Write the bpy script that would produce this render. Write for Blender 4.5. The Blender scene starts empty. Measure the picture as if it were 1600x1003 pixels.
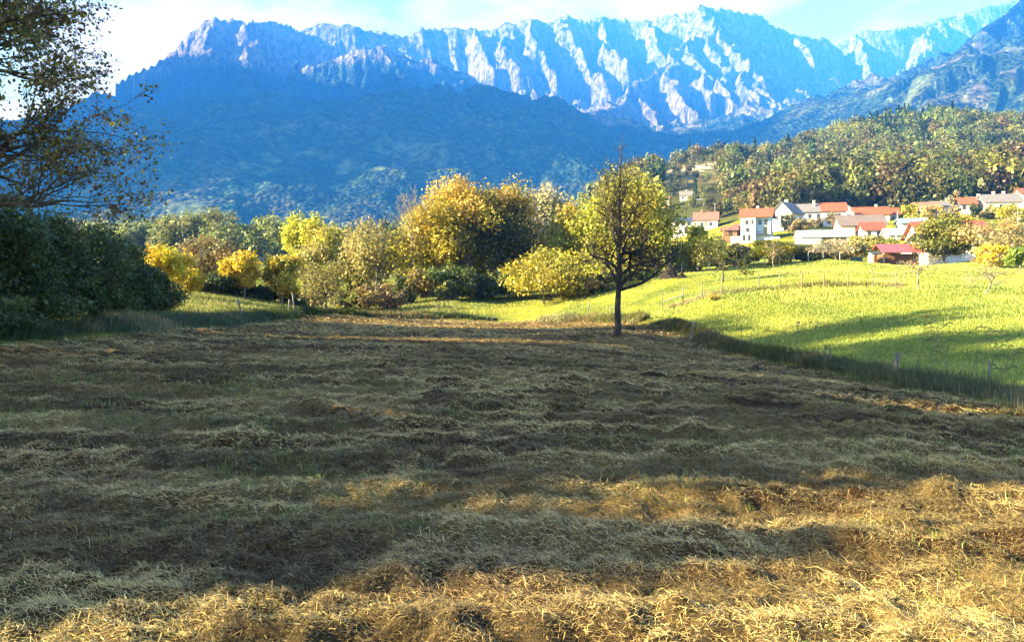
import bpy, math, random
import numpy as np
C = bpy.context.scene
COL = C.collection
R = math.radians

# ------------------------------------------------------------------ camera
EYE = 1.7; F = 1155.0; HZ = 440.0           # focal length and horizon row in photo pixels
cam_d = bpy.data.cameras.new('camera'); cam = bpy.data.objects.new('camera', cam_d); COL.objects.link(cam)
cam.location = (0, 0, EYE); cam.rotation_euler = (R(90), 0, 0)
cam_d.sensor_width = 36; cam_d.lens = 26.0; cam_d.shift_y = -61.5/1600
cam_d.clip_start = 0.1; cam_d.clip_end = 40000
C.camera = cam
C.view_settings.view_transform = 'Standard'; C.view_settings.look = 'None'
C.view_settings.gamma = 1; C.view_settings.exposure = 3.2
C.cycles.volume_bounces = 1; C.cycles.max_bounces = 6; C.cycles.diffuse_bounces = 3
C.cycles.transmission_bounces = 4; C.cycles.use_denoising = True

# ------------------------------------------------------------------ sun and sky
SUN_EL = R(21); SUN_AZ = R(-97)              # azimuth from +Y towards +X: the sun stands to the left, slightly ahead
sv = (math.sin(SUN_AZ)*math.cos(SUN_EL), math.cos(SUN_AZ)*math.cos(SUN_EL), math.sin(SUN_EL))
sd = bpy.data.lights.new('sun', 'SUN'); sd.energy = 5.0; sd.angle = R(0.5); sd.color = (1, .99, .93)
sun = bpy.data.objects.new('sun', sd); COL.objects.link(sun)
from mathutils import Vector
sun.rotation_euler = Vector(sv).to_track_quat('Z', 'Y').to_euler()
sun.location = (-60, 10, 60)
W = bpy.data.worlds.new('World'); C.world = W; W.use_nodes = True
nt = W.node_tree; N = nt.nodes; L = nt.links
for n in list(N): N.remove(n)
out = N.new('ShaderNodeOutputWorld'); bg = N.new('ShaderNodeBackground')
sky = N.new('ShaderNodeTexSky'); sky.sky_type = 'NISHITA'; sky.sun_disc = False
sky.sun_elevation = SUN_EL; sky.sun_rotation = SUN_AZ; sky.air_density = 1.0; sky.dust_density = 0.6; sky.ozone_density = 1.5
tc = N.new('ShaderNodeTexCoord'); mp = N.new('ShaderNodeMapping'); mp.inputs['Scale'].default_value = (1.0, 1.0, 2.6)
mp.inputs['Location'].default_value = (0.35, 0.1, 0.2)
ns = N.new('ShaderNodeTexNoise'); ns.inputs['Scale'].default_value = 2.3; ns.inputs['Detail'].default_value = 7; ns.inputs['Roughness'].default_value = .55
ramp = N.new('ShaderNodeValToRGB'); ramp.color_ramp.elements[0].position = .47; ramp.color_ramp.elements[1].position = .60
mix = N.new('ShaderNodeMixRGB'); mix.inputs[2].default_value = (3.4, 2.65, 1.75, 1)
L.new(tc.outputs['Generated'], mp.inputs[0]); L.new(mp.outputs[0], ns.inputs['Vector']); L.new(ns.outputs['Fac'], ramp.inputs[0])
sx_ = N.new('ShaderNodeSeparateXYZ'); L.new(tc.outputs['Generated'], sx_.inputs[0])
m1_ = N.new('ShaderNodeMapRange'); m1_.inputs[1].default_value = .42; m1_.inputs[2].default_value = .62; m1_.inputs[3].default_value = 1; m1_.inputs[4].default_value = .7
m2_ = N.new('ShaderNodeMapRange'); m2_.inputs[1].default_value = -.3; m2_.inputs[2].default_value = .4; m2_.inputs[3].default_value = .6; m2_.inputs[4].default_value = 1
mm_ = N.new('ShaderNodeMath'); mm_.operation = 'MULTIPLY'; mm2_ = N.new('ShaderNodeMath'); mm2_.operation = 'MULTIPLY'
L.new(sx_.outputs['Z'], m1_.inputs[0]); L.new(sx_.outputs['Y'], m2_.inputs[0]); L.new(m1_.outputs[0], mm_.inputs[0]); L.new(m2_.outputs[0], mm_.inputs[1])
L.new(ramp.outputs[0], mm2_.inputs[0]); L.new(mm_.outputs[0], mm2_.inputs[1]); L.new(mm2_.outputs[0], mix.inputs[0]); L.new(sky.outputs[0], mix.inputs[1]); L.new(mix.outputs[0], bg.inputs[0])
bg.inputs[1].default_value = 0.05
L.new(bg.outputs[0], out.inputs[0])

# ------------------------------------------------------------------ small tools
rng = np.random.default_rng(7)
def _h(ix, iy, s):
    n = (ix.astype(np.int64)*374761393 + iy.astype(np.int64)*668265263 + s*1442695041) & 0xffffffff
    n = ((n ^ (n >> 13))*1274126177) & 0xffffffff
    return ((n ^ (n >> 16)) & 0xffff)/65535.0
def vnoise(x, y, s=0):
    x = np.asarray(x, float); y = np.asarray(y, float)
    ix = np.floor(x); iy = np.floor(y); fx = x-ix; fy = y-iy
    fx = fx*fx*(3-2*fx); fy = fy*fy*(3-2*fy); ix = ix.astype(np.int64); iy = iy.astype(np.int64)
    a = _h(ix, iy, s); b = _h(ix+1, iy, s); c = _h(ix, iy+1, s); d = _h(ix+1, iy+1, s)
    return (a*(1-fx)+b*fx)*(1-fy)+(c*(1-fx)+d*fx)*fy
def fbm(x, y, o=4, s=0, g=.5):
    t = 0; a = 1; m = 0
    for i in range(o):
        t = t+a*vnoise(x*2**i+17.3*i, y*2**i+9.1*i, s+i); m += a; a *= g
    return t/m
def ridged(x, y, o=5, s=0):
    t = 0; a = 1; m = 0
    for i in range(o):
        n = 1-np.abs(2*vnoise(x*2**i+17.3*i, y*2**i+9.1*i, s+i)-1); t = t+a*n*n; m += a; a *= .5
    return t/m
def sstep(a, b, x): t = np.clip((x-a)/(b-a), 0, 1); return t*t*(3-2*t)
def px(p, q, Y):                              # a photo pixel at depth Y, as a point of the place
    return np.array([(p-800)/F*Y, Y, EYE+(HZ-q)/F*Y])

def np_mesh(name, V, Q, mat, parent=None, cols=None, smooth=False, T=None):
    V = np.ascontiguousarray(V, np.float32); Q = np.asarray(Q, np.int32).reshape(-1, 4)
    me = bpy.data.meshes.new(name); me.vertices.add(len(V)); me.vertices.foreach_set('co', V.ravel())
    idx = Q.ravel(); st = np.arange(0, len(idx), 4); tot = np.full(len(Q), 4)
    if T is not None and len(T):
        T = np.asarray(T, np.int32).reshape(-1, 3)
        st = np.concatenate([st, len(idx)+np.arange(0, T.size, 3)]); tot = np.concatenate([tot, np.full(len(T), 3)]); idx = np.concatenate([idx, T.ravel()])
    me.loops.add(len(idx)); me.loops.foreach_set('vertex_index', idx.astype(np.int32))
    me.polygons.add(len(st)); me.polygons.foreach_set('loop_start', st.astype(np.int32)); me.polygons.foreach_set('loop_total', tot.astype(np.int32))
    if smooth: me.polygons.foreach_set('use_smooth', np.ones(len(st), bool))
    if cols is not None:
        cols = np.asarray(cols, np.float32); dom = 'FACE' if len(cols) == len(st) else 'POINT'
        a = me.attributes.new('col', 'FLOAT_COLOR', dom)
        a.data.foreach_set('color', np.concatenate([cols, np.ones((len(cols), 1), np.float32)], 1).ravel())
    me.materials.append(mat); me.update(calc_edges=True); me.validate()
    o = bpy.data.objects.new(name, me); COL.objects.link(o)
    if parent is not None: o.parent = parent
    return o
def tag(o, label=None, cat=None, group=None, kind=None):
    if label: o['label'] = label
    if cat: o['category'] = cat
    if group: o['group'] = group
    if kind: o['kind'] = kind
    return o
def thing(name, label, cat, loc=(0, 0, 0), rz=0, group=None):
    o = bpy.data.objects.new(name, None); COL.objects.link(o); o.empty_display_size = .3
    o.location = loc; o.rotation_euler = (0, 0, rz); return tag(o, label, cat, group)

# ------------------------------------------------------------------ materials
MATS = {}
def nodes(name):
    m = bpy.data.materials.new(name); m.use_nodes = True; t = m.node_tree
    for n in list(t.nodes): t.nodes.remove(n)
    o = t.nodes.new('ShaderNodeOutputMaterial'); MATS[name] = m
    return m, t.nodes, t.links, o
def leaf_mat(name, transl=.38, rnd=.0):
    m, n, l, o = nodes(name)
    a = n.new('ShaderNodeAttribute'); a.attribute_name = 'col'
    src = a.outputs['Color']
    if rnd:
        oi = n.new('ShaderNodeObjectInfo'); hs = n.new('ShaderNodeHueSaturation')
        mr = n.new('ShaderNodeMapRange'); mr.inputs[3].default_value = .5-rnd*.08; mr.inputs[4].default_value = .5+rnd*.06
        mv = n.new('ShaderNodeMath'); mv.operation = 'MULTIPLY'; mv.inputs[1].default_value = 7.31
        fr = n.new('ShaderNodeMath'); fr.operation = 'FRACT'
        m2 = n.new('ShaderNodeMapRange'); m2.inputs[3].default_value = 1-rnd*.5; m2.inputs[4].default_value = 1+rnd*.5
        l.new(oi.outputs['Random'], mr.inputs[0]); l.new(mr.outputs[0], hs.inputs['Hue'])
        l.new(oi.outputs['Random'], mv.inputs[0]); l.new(mv.outputs[0], fr.inputs[0]); l.new(fr.outputs[0], m2.inputs[0]); l.new(m2.outputs[0], hs.inputs['Value'])
        l.new(src, hs.inputs['Color']); src = hs.outputs[0]
    d = n.new('ShaderNodeBsdfDiffuse'); t = n.new('ShaderNodeBsdfTranslucent'); x = n.new('ShaderNodeMixShader')
    g = n.new('ShaderNodeBsdfGlossy'); g.inputs['Roughness'].default_value = .5; x2 = n.new('ShaderNodeMixShader'); x2.inputs[0].default_value = .025
    x.inputs[0].default_value = transl
    l.new(src, d.inputs[0]); l.new(src, t.inputs[0]); l.new(d.outputs[0], x.inputs[1]); l.new(t.outputs[0], x.inputs[2])
    l.new(x.outputs[0], x2.inputs[1]); l.new(g.outputs[0], x2.inputs[2]); l.new(x2.outputs[0], o.inputs[0])
    return m
LEAF = leaf_mat('leaf'); GRASS = leaf_mat('grass_blade', .3); HAY = leaf_mat('dry_hay', .15); FLEAF = leaf_mat('far_leaf', .3, .7)
def simple(name, col, rough=.8, scale=3., amt=.25, bump=0., metal=0., col2=None, stretch=(1, 1, 1), detail=5):
    m, n, l, o = nodes(name)
    b = n.new('ShaderNodeBsdfPrincipled'); b.inputs['Roughness'].default_value = rough; b.inputs['Metallic'].default_value = metal
    tc = n.new('ShaderNodeTexCoord'); mp = n.new('ShaderNodeMapping'); mp.inputs['Scale'].default_value = stretch
    ns = n.new('ShaderNodeTexNoise'); ns.inputs['Scale'].default_value = scale; ns.inputs['Detail'].default_value = detail
    r = n.new('ShaderNodeValToRGB'); c2 = col2 or tuple(max(0, c*(1-amt*1.6)) for c in col)
    r.color_ramp.elements[0].position = .3; r.color_ramp.elements[1].position = .7
    r.color_ramp.elements[0].color = (*c2, 1); r.color_ramp.elements[1].color = (*[min(1, c*(1+amt*.4)) for c in col], 1)
    l.new(tc.outputs['Object'], mp.inputs[0]); l.new(mp.outputs[0], ns.inputs['Vector']); l.new(ns.outputs['Fac'], r.inputs[0]); l.new(r.outputs[0], b.inputs['Base Color'])
    if bump:
        bp = n.new('ShaderNodeBump'); bp.inputs['Strength'].default_value = bump; bp.inputs['Distance'].default_value = .05
        l.new(ns.outputs['Fac'], bp.inputs['Height']); l.new(bp.outputs[0], b.inputs['Normal'])
    l.new(b.outputs[0], o.inputs[0]); return m
def tile_mat(name, col, pitch=.35):
    m, n, l, o = nodes(name)
    b = n.new('ShaderNodeBsdfPrincipled'); b.inputs['Roughness'].default_value = .75
    tc = n.new('ShaderNodeTexCoord'); br = n.new('ShaderNodeTexBrick'); br.inputs['Scale'].default_value = 1
    br.inputs['Brick Width'].default_value = .3; br.inputs['Row Height'].default_value = pitch; br.inputs['Mortar Size'].default_value = .03
    br.inputs['Color1'].default_value = (*col, 1); br.inputs['Color2'].default_value = (*[c*.72 for c in col], 1); br.inputs['Mortar'].default_value = (*[c*.45 for c in col], 1)
    ns = n.new('ShaderNodeTexNoise'); ns.inputs['Scale'].default_value = .9; ns.inputs['Detail'].default_value = 4
    mx = n.new('ShaderNodeMixRGB'); mx.blend_type = 'MULTIPLY'; mx.inputs[0].default_value = .5
    l.new(tc.outputs['Object'], br.inputs['Vector']); l.new(tc.outputs['Object'], ns.inputs['Vector'])
    l.new(br.outputs['Color'], mx.inputs[1]); l.new(ns.outputs['Color'], mx.inputs[2]); l.new(mx.outputs[0], b.inputs['Base Color']); l.new(b.outputs[0], o.inputs[0])
    return m
BARK = simple('dark_bark', (.085, .065, .048), .9, 9, .5, .6, stretch=(1, 1, .25))
BLACKBARK = simple('blackish_bark', (.042, .034, .027), .95, 9, .5, .6, stretch=(1, 1, .25))
BARKL = simple('pale_bark', (.24, .20, .16), .9, 7, .5, .4, stretch=(1, 1, .3))
POSTM = simple('weathered_post', (.19, .16, .125), .9, 12, .4, .4, stretch=(1, 1, .15))
PALEPOST = simple('pale_post', (.45, .41, .35), .9, 12, .3, .3, stretch=(1, 1, .15))
WIRE = simple('wire', (.3, .3, .3), .5, 5, .1, metal=.8)
WHITE = simple('white_render', (.60, .575, .53), .85, 1.2, .12)
CREAM = simple('cream_render', (.70, .60, .44), .85, 1.2, .15)
PINKW = simple('pink_render', (.66, .50, .42), .85, 1.2, .15)
MINT = simple('mint_render', (.33, .56, .50), .85, 1.2, .1)
SHADEW = simple('blue_shade_render', (.42, .56, .72), .85, 1.2, .1)  # bluish shade of the recessed wall put into its colour
GREYW = simple('grey_render', (.45, .44, .44), .85, 1.2, .15)
BRICK = simple('brick_wall', (.36, .16, .10), .9, 5, .3)
PLANK = simple('brown_boards', (.20, .085, .04), .8, 6, .45, stretch=(4, 4, .3))
DARKW = simple('dark_timber_and_shade', (.045, .035, .03), .9, 4, .4)
GLASS = simple('window_glass', (.03, .04, .05), .15, 2, .2)
FRAME = simple('window_frame', (.50, .48, .45), .6, 2, .1)
SHUT = simple('orange_shutter', (.45, .15, .06), .7, 3, .2)
METALR = simple('pale_sheet_roof', (.48, .52, .58), .45, 1.5, .2, stretch=(4, .3, 1))
BLUER = simple('blue_sheet_roof', (.20, .30, .46), .45, 1.5, .2)
SOLAR = simple('dark_roof', (.035, .045, .07), .35, 1.5, .3)
CRIM = simple('crimson_sheet_roof', (.40, .075, .085), .55, 2, .18, stretch=(4, .3, 1))
T_OR = tile_mat('orange_tiles', (.50, .115, .045)); T_RED = tile_mat('red_tiles', (.42, .095, .05)); T_PK = tile_mat('faded_tiles', (.42, .17, .12))
T_GR = tile_mat('grey_tiles', (.25, .225, .23)); T_BR = tile_mat('brown_grey_tiles', (.24, .18, .165))
CONC = simple('concrete', (.48, .46, .42), .9, 2, .2)
GREENP = simple('green_sheet', (.07, .16, .12), .6, 2, .2)
HEAPM = simple('rotting_heap', (.035, .028, .022), 1, 5, .5, 1)

# ------------------------------------------------------------------ the lie of the land
CP = [  # (photo column, photo row, depth) of points of the ground
 (800,1003,3.65),(200,1003,3.65),(1400,1003,3.65),(800,855,5),(100,850,5.1),(1500,862,4.9),(800,677,10),(250,670,10),(1350,690,9.8),
 (800,584,20),(200,572,20),(1300,610,20),(800,553,30),(800,527,48),(965,526,48),(800,508,70),(800,500,85),(650,500,76),
 (0,541,25),(-150,540,22),(300,513,42),(400,501,55),(500,492,65),(700,498,80),(295,457,75),(400,471,80),(500,486,85),(350,480,65),(230,470,60),(100,480,45),(-100,490,40),
 (1130,546,48),(1250,575,33),(1400,606,24),(1600,642,18),(1800,660,16),(1300,530,45),(1600,562,30),(1600,482,50),(1600,440,75),(1545,460,58),(1300,490,55),
 (1000,490,70),(850,470,95),(700,482,90),(700,468,100),(600,482,95),(1045,434,90),(1127,460,65),(1253,449,66),(1400,452,62),(1440,455,60),(1130,442,80),
 (1210,420,95),(1300,406,100),(1403,421,110),(1475,412,108),(1560,415,95),(1700,430,80),(1090,424,110),
 (1480,409,135),(1183,376,200),(1082,364,280),(1040,326,370),(1230,358,215),(1280,352,225),(1360,352,230),(1340,368,190),(1280,381,160),(1410,374,165),(1460,343,200),(1550,337,210),(1640,330,200),
 (1140,400,150),(1240,395,140),(1550,370,150),
 (1100,325,330),(1300,318,275),(1450,315,260),(1600,300,270),(1750,300,260),
 (960,310,420),(1000,282,480),(1060,262,520),(1095,250,530),(1170,262,560),(1250,235,640),(1320,215,690),(1420,194,700),(1520,200,680),(1640,206,650),(1760,204,650),
 (1300,262,480),(1450,250,480),(1600,245,460),(1170,290,430),
 (1100,340,900),(1300,330,1000),(1600,300,1000),(900,400,700),
 (300,404,230),(200,404,230),(420,410,220),(550,432,200),(700,440,160),(850,440,150),(980,430,150),(800,425,400),(300,418,500),(600,420,500),(0,430,150),(-200,430,120),
 (215,345,700),(120,370,700),(320,385,700),(500,420,800),(800,425,1000),(200,425,1100),(500,425,1300),(-200,400,600),(-400,400,1000),(1000,420,1400),(1500,420,1500)]
WP = [(-20, 2, .1), (-24, 12, .0), (-30, 30, .1), (12, 3, -.5), (20, 6, -1.0), (30, 15, -1.2), (-2, 1.2, 0), (2, 1.2, 0), (-6, 1, .0), (6, 1, -.15), (-60, 30, 2), (-90, 60, 4), (70, 50, 4), (60, 20, 0)]
_P = np.array([px(*c) for c in CP]+[np.array(w, float) for w in WP])
def _w(x, y): return np.stack([np.arctan2(x, y)*1.9, np.log(np.hypot(x, y)+.3)], -1)
_S = _w(_P[:, 0], _P[:, 1])
def _tps(d2): return .5*d2*np.log(d2+1e-12)
_n = len(_S); _A = np.zeros((_n+3, _n+3))
_D2 = ((_S[:, None]-_S[None])**2).sum(-1); _A[:_n, :_n] = _tps(_D2)+np.eye(_n)*2e-3
_A[:_n, _n] = 1; _A[:_n, _n+1:] = _S; _A[_n, :_n] = 1; _A[_n+1:, :_n] = _S.T
# fit z / r so that far and near points weigh alike
_rr = np.hypot(_P[:, 0], _P[:, 1])+.3
_wt = np.linalg.solve(_A, np.concatenate([_P[:, 2]/_rr, np.zeros(3)]))
def gz(x, y):
    x = np.asarray(x, float); y = np.asarray(y, float); sh = x.shape; s = _w(x.ravel(), y.ravel()); o = np.full(len(s), _wt[_n])+s@_wt[_n+1:]
    for i in range(_n): o += _wt[i]*_tps(((s-_S[i])**2).sum(-1))
    return (o.reshape(sh))*(np.hypot(x, y)+.3)
def gzs(x, y): return float(gz(np.array([x]), np.array([y]))[0])

FIELD = np.array([(-17.5,-8),(-17.2,25),(-18,42),(-16.9,65),(-12.5,72),(-6.9,79),(2.6,77),(8.3,66),(11,58),(13.7,48),(13,33),(12.4,24),(12.4,18),(13,-8)], float)
def sdist(x, y, P=FIELD):                     # signed distance to the field's edge, negative inside
    d = np.full(x.shape, 1e18); ins = np.zeros(x.shape, bool)
    for i in range(len(P)):
        a = P[i]; b = P[(i+1) % len(P)]; e = b-a
        t = np.clip(((x-a[0])*e[0]+(y-a[1])*e[1])/(e@e), 0, 1)
        d = np.minimum(d, (x-a[0]-t*e[0])**2+(y-a[1]-t*e[1])**2)
        c = ((a[1] > y) != (b[1] > y)) & (x < (b[0]-a[0])*(y-a[1])/(b[1]-a[1]+1e-12)+a[0]); ins ^= c
    d = np.sqrt(d); return np.where(ins, -d, d)
def rowphase(x, y):                           # windrows: across the view near the camera, bending to run up the field
    wx = fbm(x*.12, y*.12, 3, 40)*6; rho = np.hypot((x-3)*.55, y+1.5)
    return rho*.85+wx*.55
def hay_h(x, y):
    p = rowphase(x, y); ph = (p+.35*x*sstep(8, 20, y))*2*math.pi/.95
    row = (.5+.5*np.sin(ph))**2*(.45+.9*fbm(x*.5, y*.5, 2, 60))
    lump = fbm(x*2.1, y*2.6, 3, 50); fine = vnoise(x*7, y*7, 55)
    return (.07+.07*sstep(6, 13, y))*row+.15*(lump-.45)+.10*(fine-.5)
def gtop(x, y):                               # ground with its small relief
    z = gz(x, y); s = sdist(x, y)
    inside = sstep(.6, -.4, s)
    bank = np.exp(-((s-.7)/.8)**2)*.22
    return z+inside*hay_h(x, y)+bank+(1-inside)*(fbm(x*.35, y*.35, 3, 80)-.5)*.25*sstep(0, 2, s)

# ground sheet (polar: fine near, coarse far)
NA, NR = 1000, 820
ang = np.linspace(R(-82), R(82), NA); rad = np.exp(np.linspace(math.log(.7), math.log(1550), NR))
A_, R_ = np.meshgrid(ang, rad); GX = R_*np.sin(A_); GY = R_*np.cos(A_)
GZ = gtop(GX, GY)
SDG = sdist(GX, GY)
def mix3(c, d, t): return c*(1-t[..., None])+np.array(d)*t[..., None]
col = np.zeros(GX.shape+(3,))
n1 = fbm(GX*.25, GY*.25, 4, 3); n2 = fbm(GX*1.7, GY*1.7, 3, 9); n3 = fbm(GX*.03, GY*.03, 4, 21)
col[:] = (.095, .125, .028)
col = mix3(col, (.32, .31, .04), sstep(.35, .65, n1)*.8)
col = mix3(col, (.20, .15, .06), sstep(.55, .75, n2)*.35)
PXG = 800+F*GX/np.maximum(GY, .5); PYG = HZ-(GZ-EYE)*F/np.maximum(GY, .5)
hill = sstep(255, 300, GY)*sstep(930, 1010, PXG)
col = mix3(col, (.055, .06, .025), hill*.95)
slide = sstep(1025, 1045, PXG)*sstep(1140, 1110, PXG)*sstep(400, 430, GY)*sstep(540, 525, GY)
col = mix3(col, (.20, .17, .075), slide)
col = mix3(col, (.55, .46, .33), slide*sstep(.55, .66, fbm(GX*.045+GY*.03, GY*.02, 4, 33)))
scar = np.exp(-((PXG-1553)/9)**2-((PYG-250)/14)**2); col = mix3(col, (.55, .47, .36), np.clip(scar*1.5, 0, 1)*hill)
leftw = sstep(0, -1, SDG)
f1 = sstep(.35, .7, fbm(GX*.3, GY*.5, 4, 70)); hayc = np.zeros_like(col); hayc[:] = (.07, .05, .028)
hayc = mix3(hayc, (.20, .145, .065), f1); hayc = mix3(hayc, (.055, .03, .02), sstep(.52, .72, fbm(GX*.8, GY*1.1, 3, 75)))
col = col*(1-leftw[..., None])+hayc*leftw[..., None]
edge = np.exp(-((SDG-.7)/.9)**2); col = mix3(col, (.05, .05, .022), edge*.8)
m, n, l, o = nodes('ground_cover')
a = n.new('ShaderNodeAttribute'); a.attribute_name = 'col'; b = n.new('ShaderNodeBsdfDiffuse')
tcg = n.new('ShaderNodeTexCoord'); nz = n.new('ShaderNodeTexNoise'); nz.inputs['Scale'].default_value = 9; nz.inputs['Detail'].default_value = 8; nz.inputs['Roughness'].default_value = .7
rp = n.new('ShaderNodeValToRGB'); rp.color_ramp.elements[0].position = .32; rp.color_ramp.elements[0].color = (.35, .33, .3, 1); rp.color_ramp.elements[1].position = .68; rp.color_ramp.elements[1].color = (1.35, 1.3, 1.2, 1)
mx = n.new('ShaderNodeMixRGB'); mx.blend_type = 'MULTIPLY'; mx.inputs[0].default_value = 1
bp = n.new('ShaderNodeBump'); bp.inputs['Strength'].default_value = .8; bp.inputs['Distance'].default_value = .06
l.new(tcg.outputs['Object'], nz.inputs['Vector']); l.new(nz.outputs['Fac'], rp.inputs[0]); l.new(a.outputs['Color'], mx.inputs[1]); l.new(rp.outputs[0], mx.inputs[2])
l.new(mx.outputs[0], b.inputs[0]); l.new(nz.outputs['Fac'], bp.inputs['Height']); l.new(bp.outputs[0], b.inputs['Normal']); l.new(b.outputs[0], o.inputs[0])
ii = np.arange(NA*NR).reshape(NR, NA)
Q = np.stack([ii[:-1, :-1], ii[:-1, 1:], ii[1:, 1:], ii[1:, :-1]], -1).reshape(-1, 4)[:, ::-1]
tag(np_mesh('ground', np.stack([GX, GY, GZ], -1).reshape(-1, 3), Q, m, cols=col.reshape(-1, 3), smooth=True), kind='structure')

# ------------------------------------------------------------------ mountains
RID = []   # ridge polylines of (column, row, depth), steepness near crest, general slope
def ridge(pts, cr=300, sl=.43, dl=260, wp=1.): RID.append((np.array([px(*p) for p in pts]), cr, sl, dl, wp))
ridge([(-300,330,3300),(-100,250,3600),(60,190,3900),(130,155,4000),(165,140,4050),(200,120,4100),(240,98,4150),(270,75,4180),(300,48,4200),(318,32,4200),(340,30,4220),(365,25,4250),(385,37,4350),(400,33,4450),(430,34,4600),(455,40,4650),(470,49,4700)], 400, .42, 360, 0.)
ridge([(470,49,4700),(485,42,4700),(497,36,4700),(520,38,4700),(550,36,4720),(580,44,4750),(600,50,4780),(620,57,4800),(640,55,4820),(660,43,4850),(690,40,4900),(715,44,4900),(740,46,4920),(765,44,4940),(790,34,4950),(830,28,4980),(860,30,5000),(885,22,5000),(905,26,5000),(940,25,5050),(985,33,5100),(1020,30,5100),(1060,18,5050),(1110,10,5000),(1150,15,5050),(1185,22,5100),(1210,38,5150),(1240,52,5200),(1270,58,5250),(1285,53,5280),(1300,66,5300),(1330,90,5500)], 430, .40, 330, 0.)
ridge([(-1280,-200,3900),(-800,-220,4100),(-480,-190,4200),(-330,20,4200),(-100,160,4100),(60,195,3900)], 600, .5, 350)   # unseen massif left of the view, added to shade the main mountain
ridge([(-480,-190,4200),(-640,-330,3400),(-800,-560,2700),(-1000,-820,2100),(-1150,-750,1550)], 700, .85, 350)  # spur of the added massif, shaped to keep the forest slopes in shade
ridge([(318,40,4180),(306,110,3700),(285,190,3000),(250,270,2000),(220,330,1300)], 260, .46, 300)
ridge([(365,25,4250),(395,110,3800),(430,190,3000),(430,270,2000),(420,330,1300)], 260, .46, 300)
ridge([(470,104,3950),(530,88,3900),(590,80,3900),(650,90,3950),(720,112,4000),(790,135,4050)], 40, .42, 250)
ridge([(590,80,3900),(585,150,3300),(560,220,2500),(500,290,1600)], 30, .45, 250)
ridge([(720,112,4000),(760,190,3200),(800,260,2200),(840,320,1500)], 30, .45, 250)
ridge([(885,22,5000),(905,66,4700),(930,112,4380)], 200, .62)
ridge([(835,28,4980),(850,68,4720),(872,115,4420)], 200, .62)
ridge([(935,25,5050),(955,68,4750),(980,115,4450)], 200, .62)
ridge([(790,34,4950),(805,72,4700),(826,112,4430)], 200, .62)
ridge([(740,46,4920),(757,76,4720),(778,110,4500)], 200, .62)
ridge([(1010,31,5100),(1030,66,4850),(1045,96,4600)], 200, .62)
ridge([(1110,10,5000),(1106,36,4750),(1075,62,4500),(1040,92,4250),(1000,130,3950),(960,165,3600),(900,215,2900),(850,290,1900)], 260, .55)
ridge([(1106,36,4750),(1140,62,4550),(1180,95,4250),(1210,125,3950),(1225,165,3500),(1235,205,2900),(1230,260,2000)], 260, .6)
ridge([(1106,36,4750),(1128,90,4350),(1150,150,3750),(1165,210,2900),(1170,280,1900)], 200, .6)
ridge([(1075,62,4500),(1095,110,4150),(1118,165,3650),(1130,220,2900)], 160, .6)
ridge([(1040,92,4250),(1062,140,3850),(1085,195,3250),(1095,250,2500)], 150, .6)
ridge([(1000,130,3950),(1022,170,3600),(1045,215,3050),(1050,270,2300)], 150, .6)
ridge([(1170,85,4300),(1188,140,3800),(1200,200,3100),(1205,260,2200)], 150, .6)
ridge([(1240,52,5200),(1265,110,4700),(1290,160,4200),(1300,200,3600)], 200, .6)
ridge([(1300,75,5481),(1320,58,5481),(1345,48,5481),(1370,46,5481),(1395,44,5481),(1430,40,5568),(1465,28,5655),(1500,22,5655),(1540,10,5742),(1580,0,5829),(1640,-15,5916),(1800,-40,6090)], 480, .55, 330, 0.)
ridge([(1345,48,5481),(1350,110,4872),(1360,160,4350)], 200, .7)
ridge([(1465,28,5655),(1430,90,4959),(1400,150,4350)], 200, .7)
ridge([(1250,232,1500),(1340,188,1800),(1390,160,2000),(1440,122,2200),(1490,86,2350),(1530,50,2500),(1570,20,2600),(1600,0,2700),(1660,-50,2900),(1800,-120,3200)], 60, .50, 260, 0.)
ridge([(1530,50,2500),(1545,110,2100),(1560,165,1500)], 60, .55)
ridge([(1660,-50,2900),(1670,60,2200),(1700,150,1500)], 60, .55)
MU, MY = 1500, 640
u = np.concatenate([np.linspace(-2.1, -.86, 160)[:-1], np.linspace(-.86, .98, MU-159)]); yy = np.exp(np.linspace(math.log(820), math.log(7600), MY))
U_, Y_ = np.meshgrid(u, yy); MXx = U_*Y_
wxn = (fbm(MXx/420, Y_/420, 4, 101)-.5)*230; wyn = (fbm(MXx/420+5, Y_/420, 4, 111)-.5)*230
wx2 = (fbm(MXx/140+3, Y_/140, 3, 121)-.5)*160; wy2 = (fbm(MXx/140+8, Y_/140, 3, 126)-.5)*160
MZ = np.full(U_.shape, -1e9); CD = np.full(U_.shape, 1e9)
for P, cr, sl, dl, wp in RID:
    for i in range(len(P)-1):
        a = P[i]; b = P[i+1]; e = (b-a)[:2]; ee = e@e
        # warp grows away from the crest so that the skyline stays where it is
        t = np.clip(((MXx-a[0])*e[0]+(Y_-a[1])*e[1])/ee, 0, 1); d0 = np.hypot(MXx-a[0]-t*e[0], Y_-a[1]-t*e[1])
        w = np.minimum(d0/500, 1) if wp == 0 else .9+np.minimum(d0/900, .6)
        xx = MXx+wxn*w+wx2*w*wp; y2 = Y_+wyn*w+wy2*w*wp
        t = np.clip(((xx-a[0])*e[0]+(y2-a[1])*e[1])/ee, 0, 1); d = np.hypot(xx-a[0]-t*e[0], y2-a[1]-t*e[1])
        zr = a[2]+t*(b[2]-a[2])
        h = zr-(sl*d+cr*(1-np.exp(-d/dl)))
        up = h > MZ; MZ = np.where(up, h, MZ); CD = np.where(up, d, CD)
away = np.minimum(CD/260, 1)
hi = sstep(500, 1150, MZ)
MZ += -(1-ridged((MXx+wxn)/420, (Y_+wyn)/420, 6, 131))*370*away*(.16+.84*hi)+45*np.clip(CD/700, 0, 1)
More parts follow.
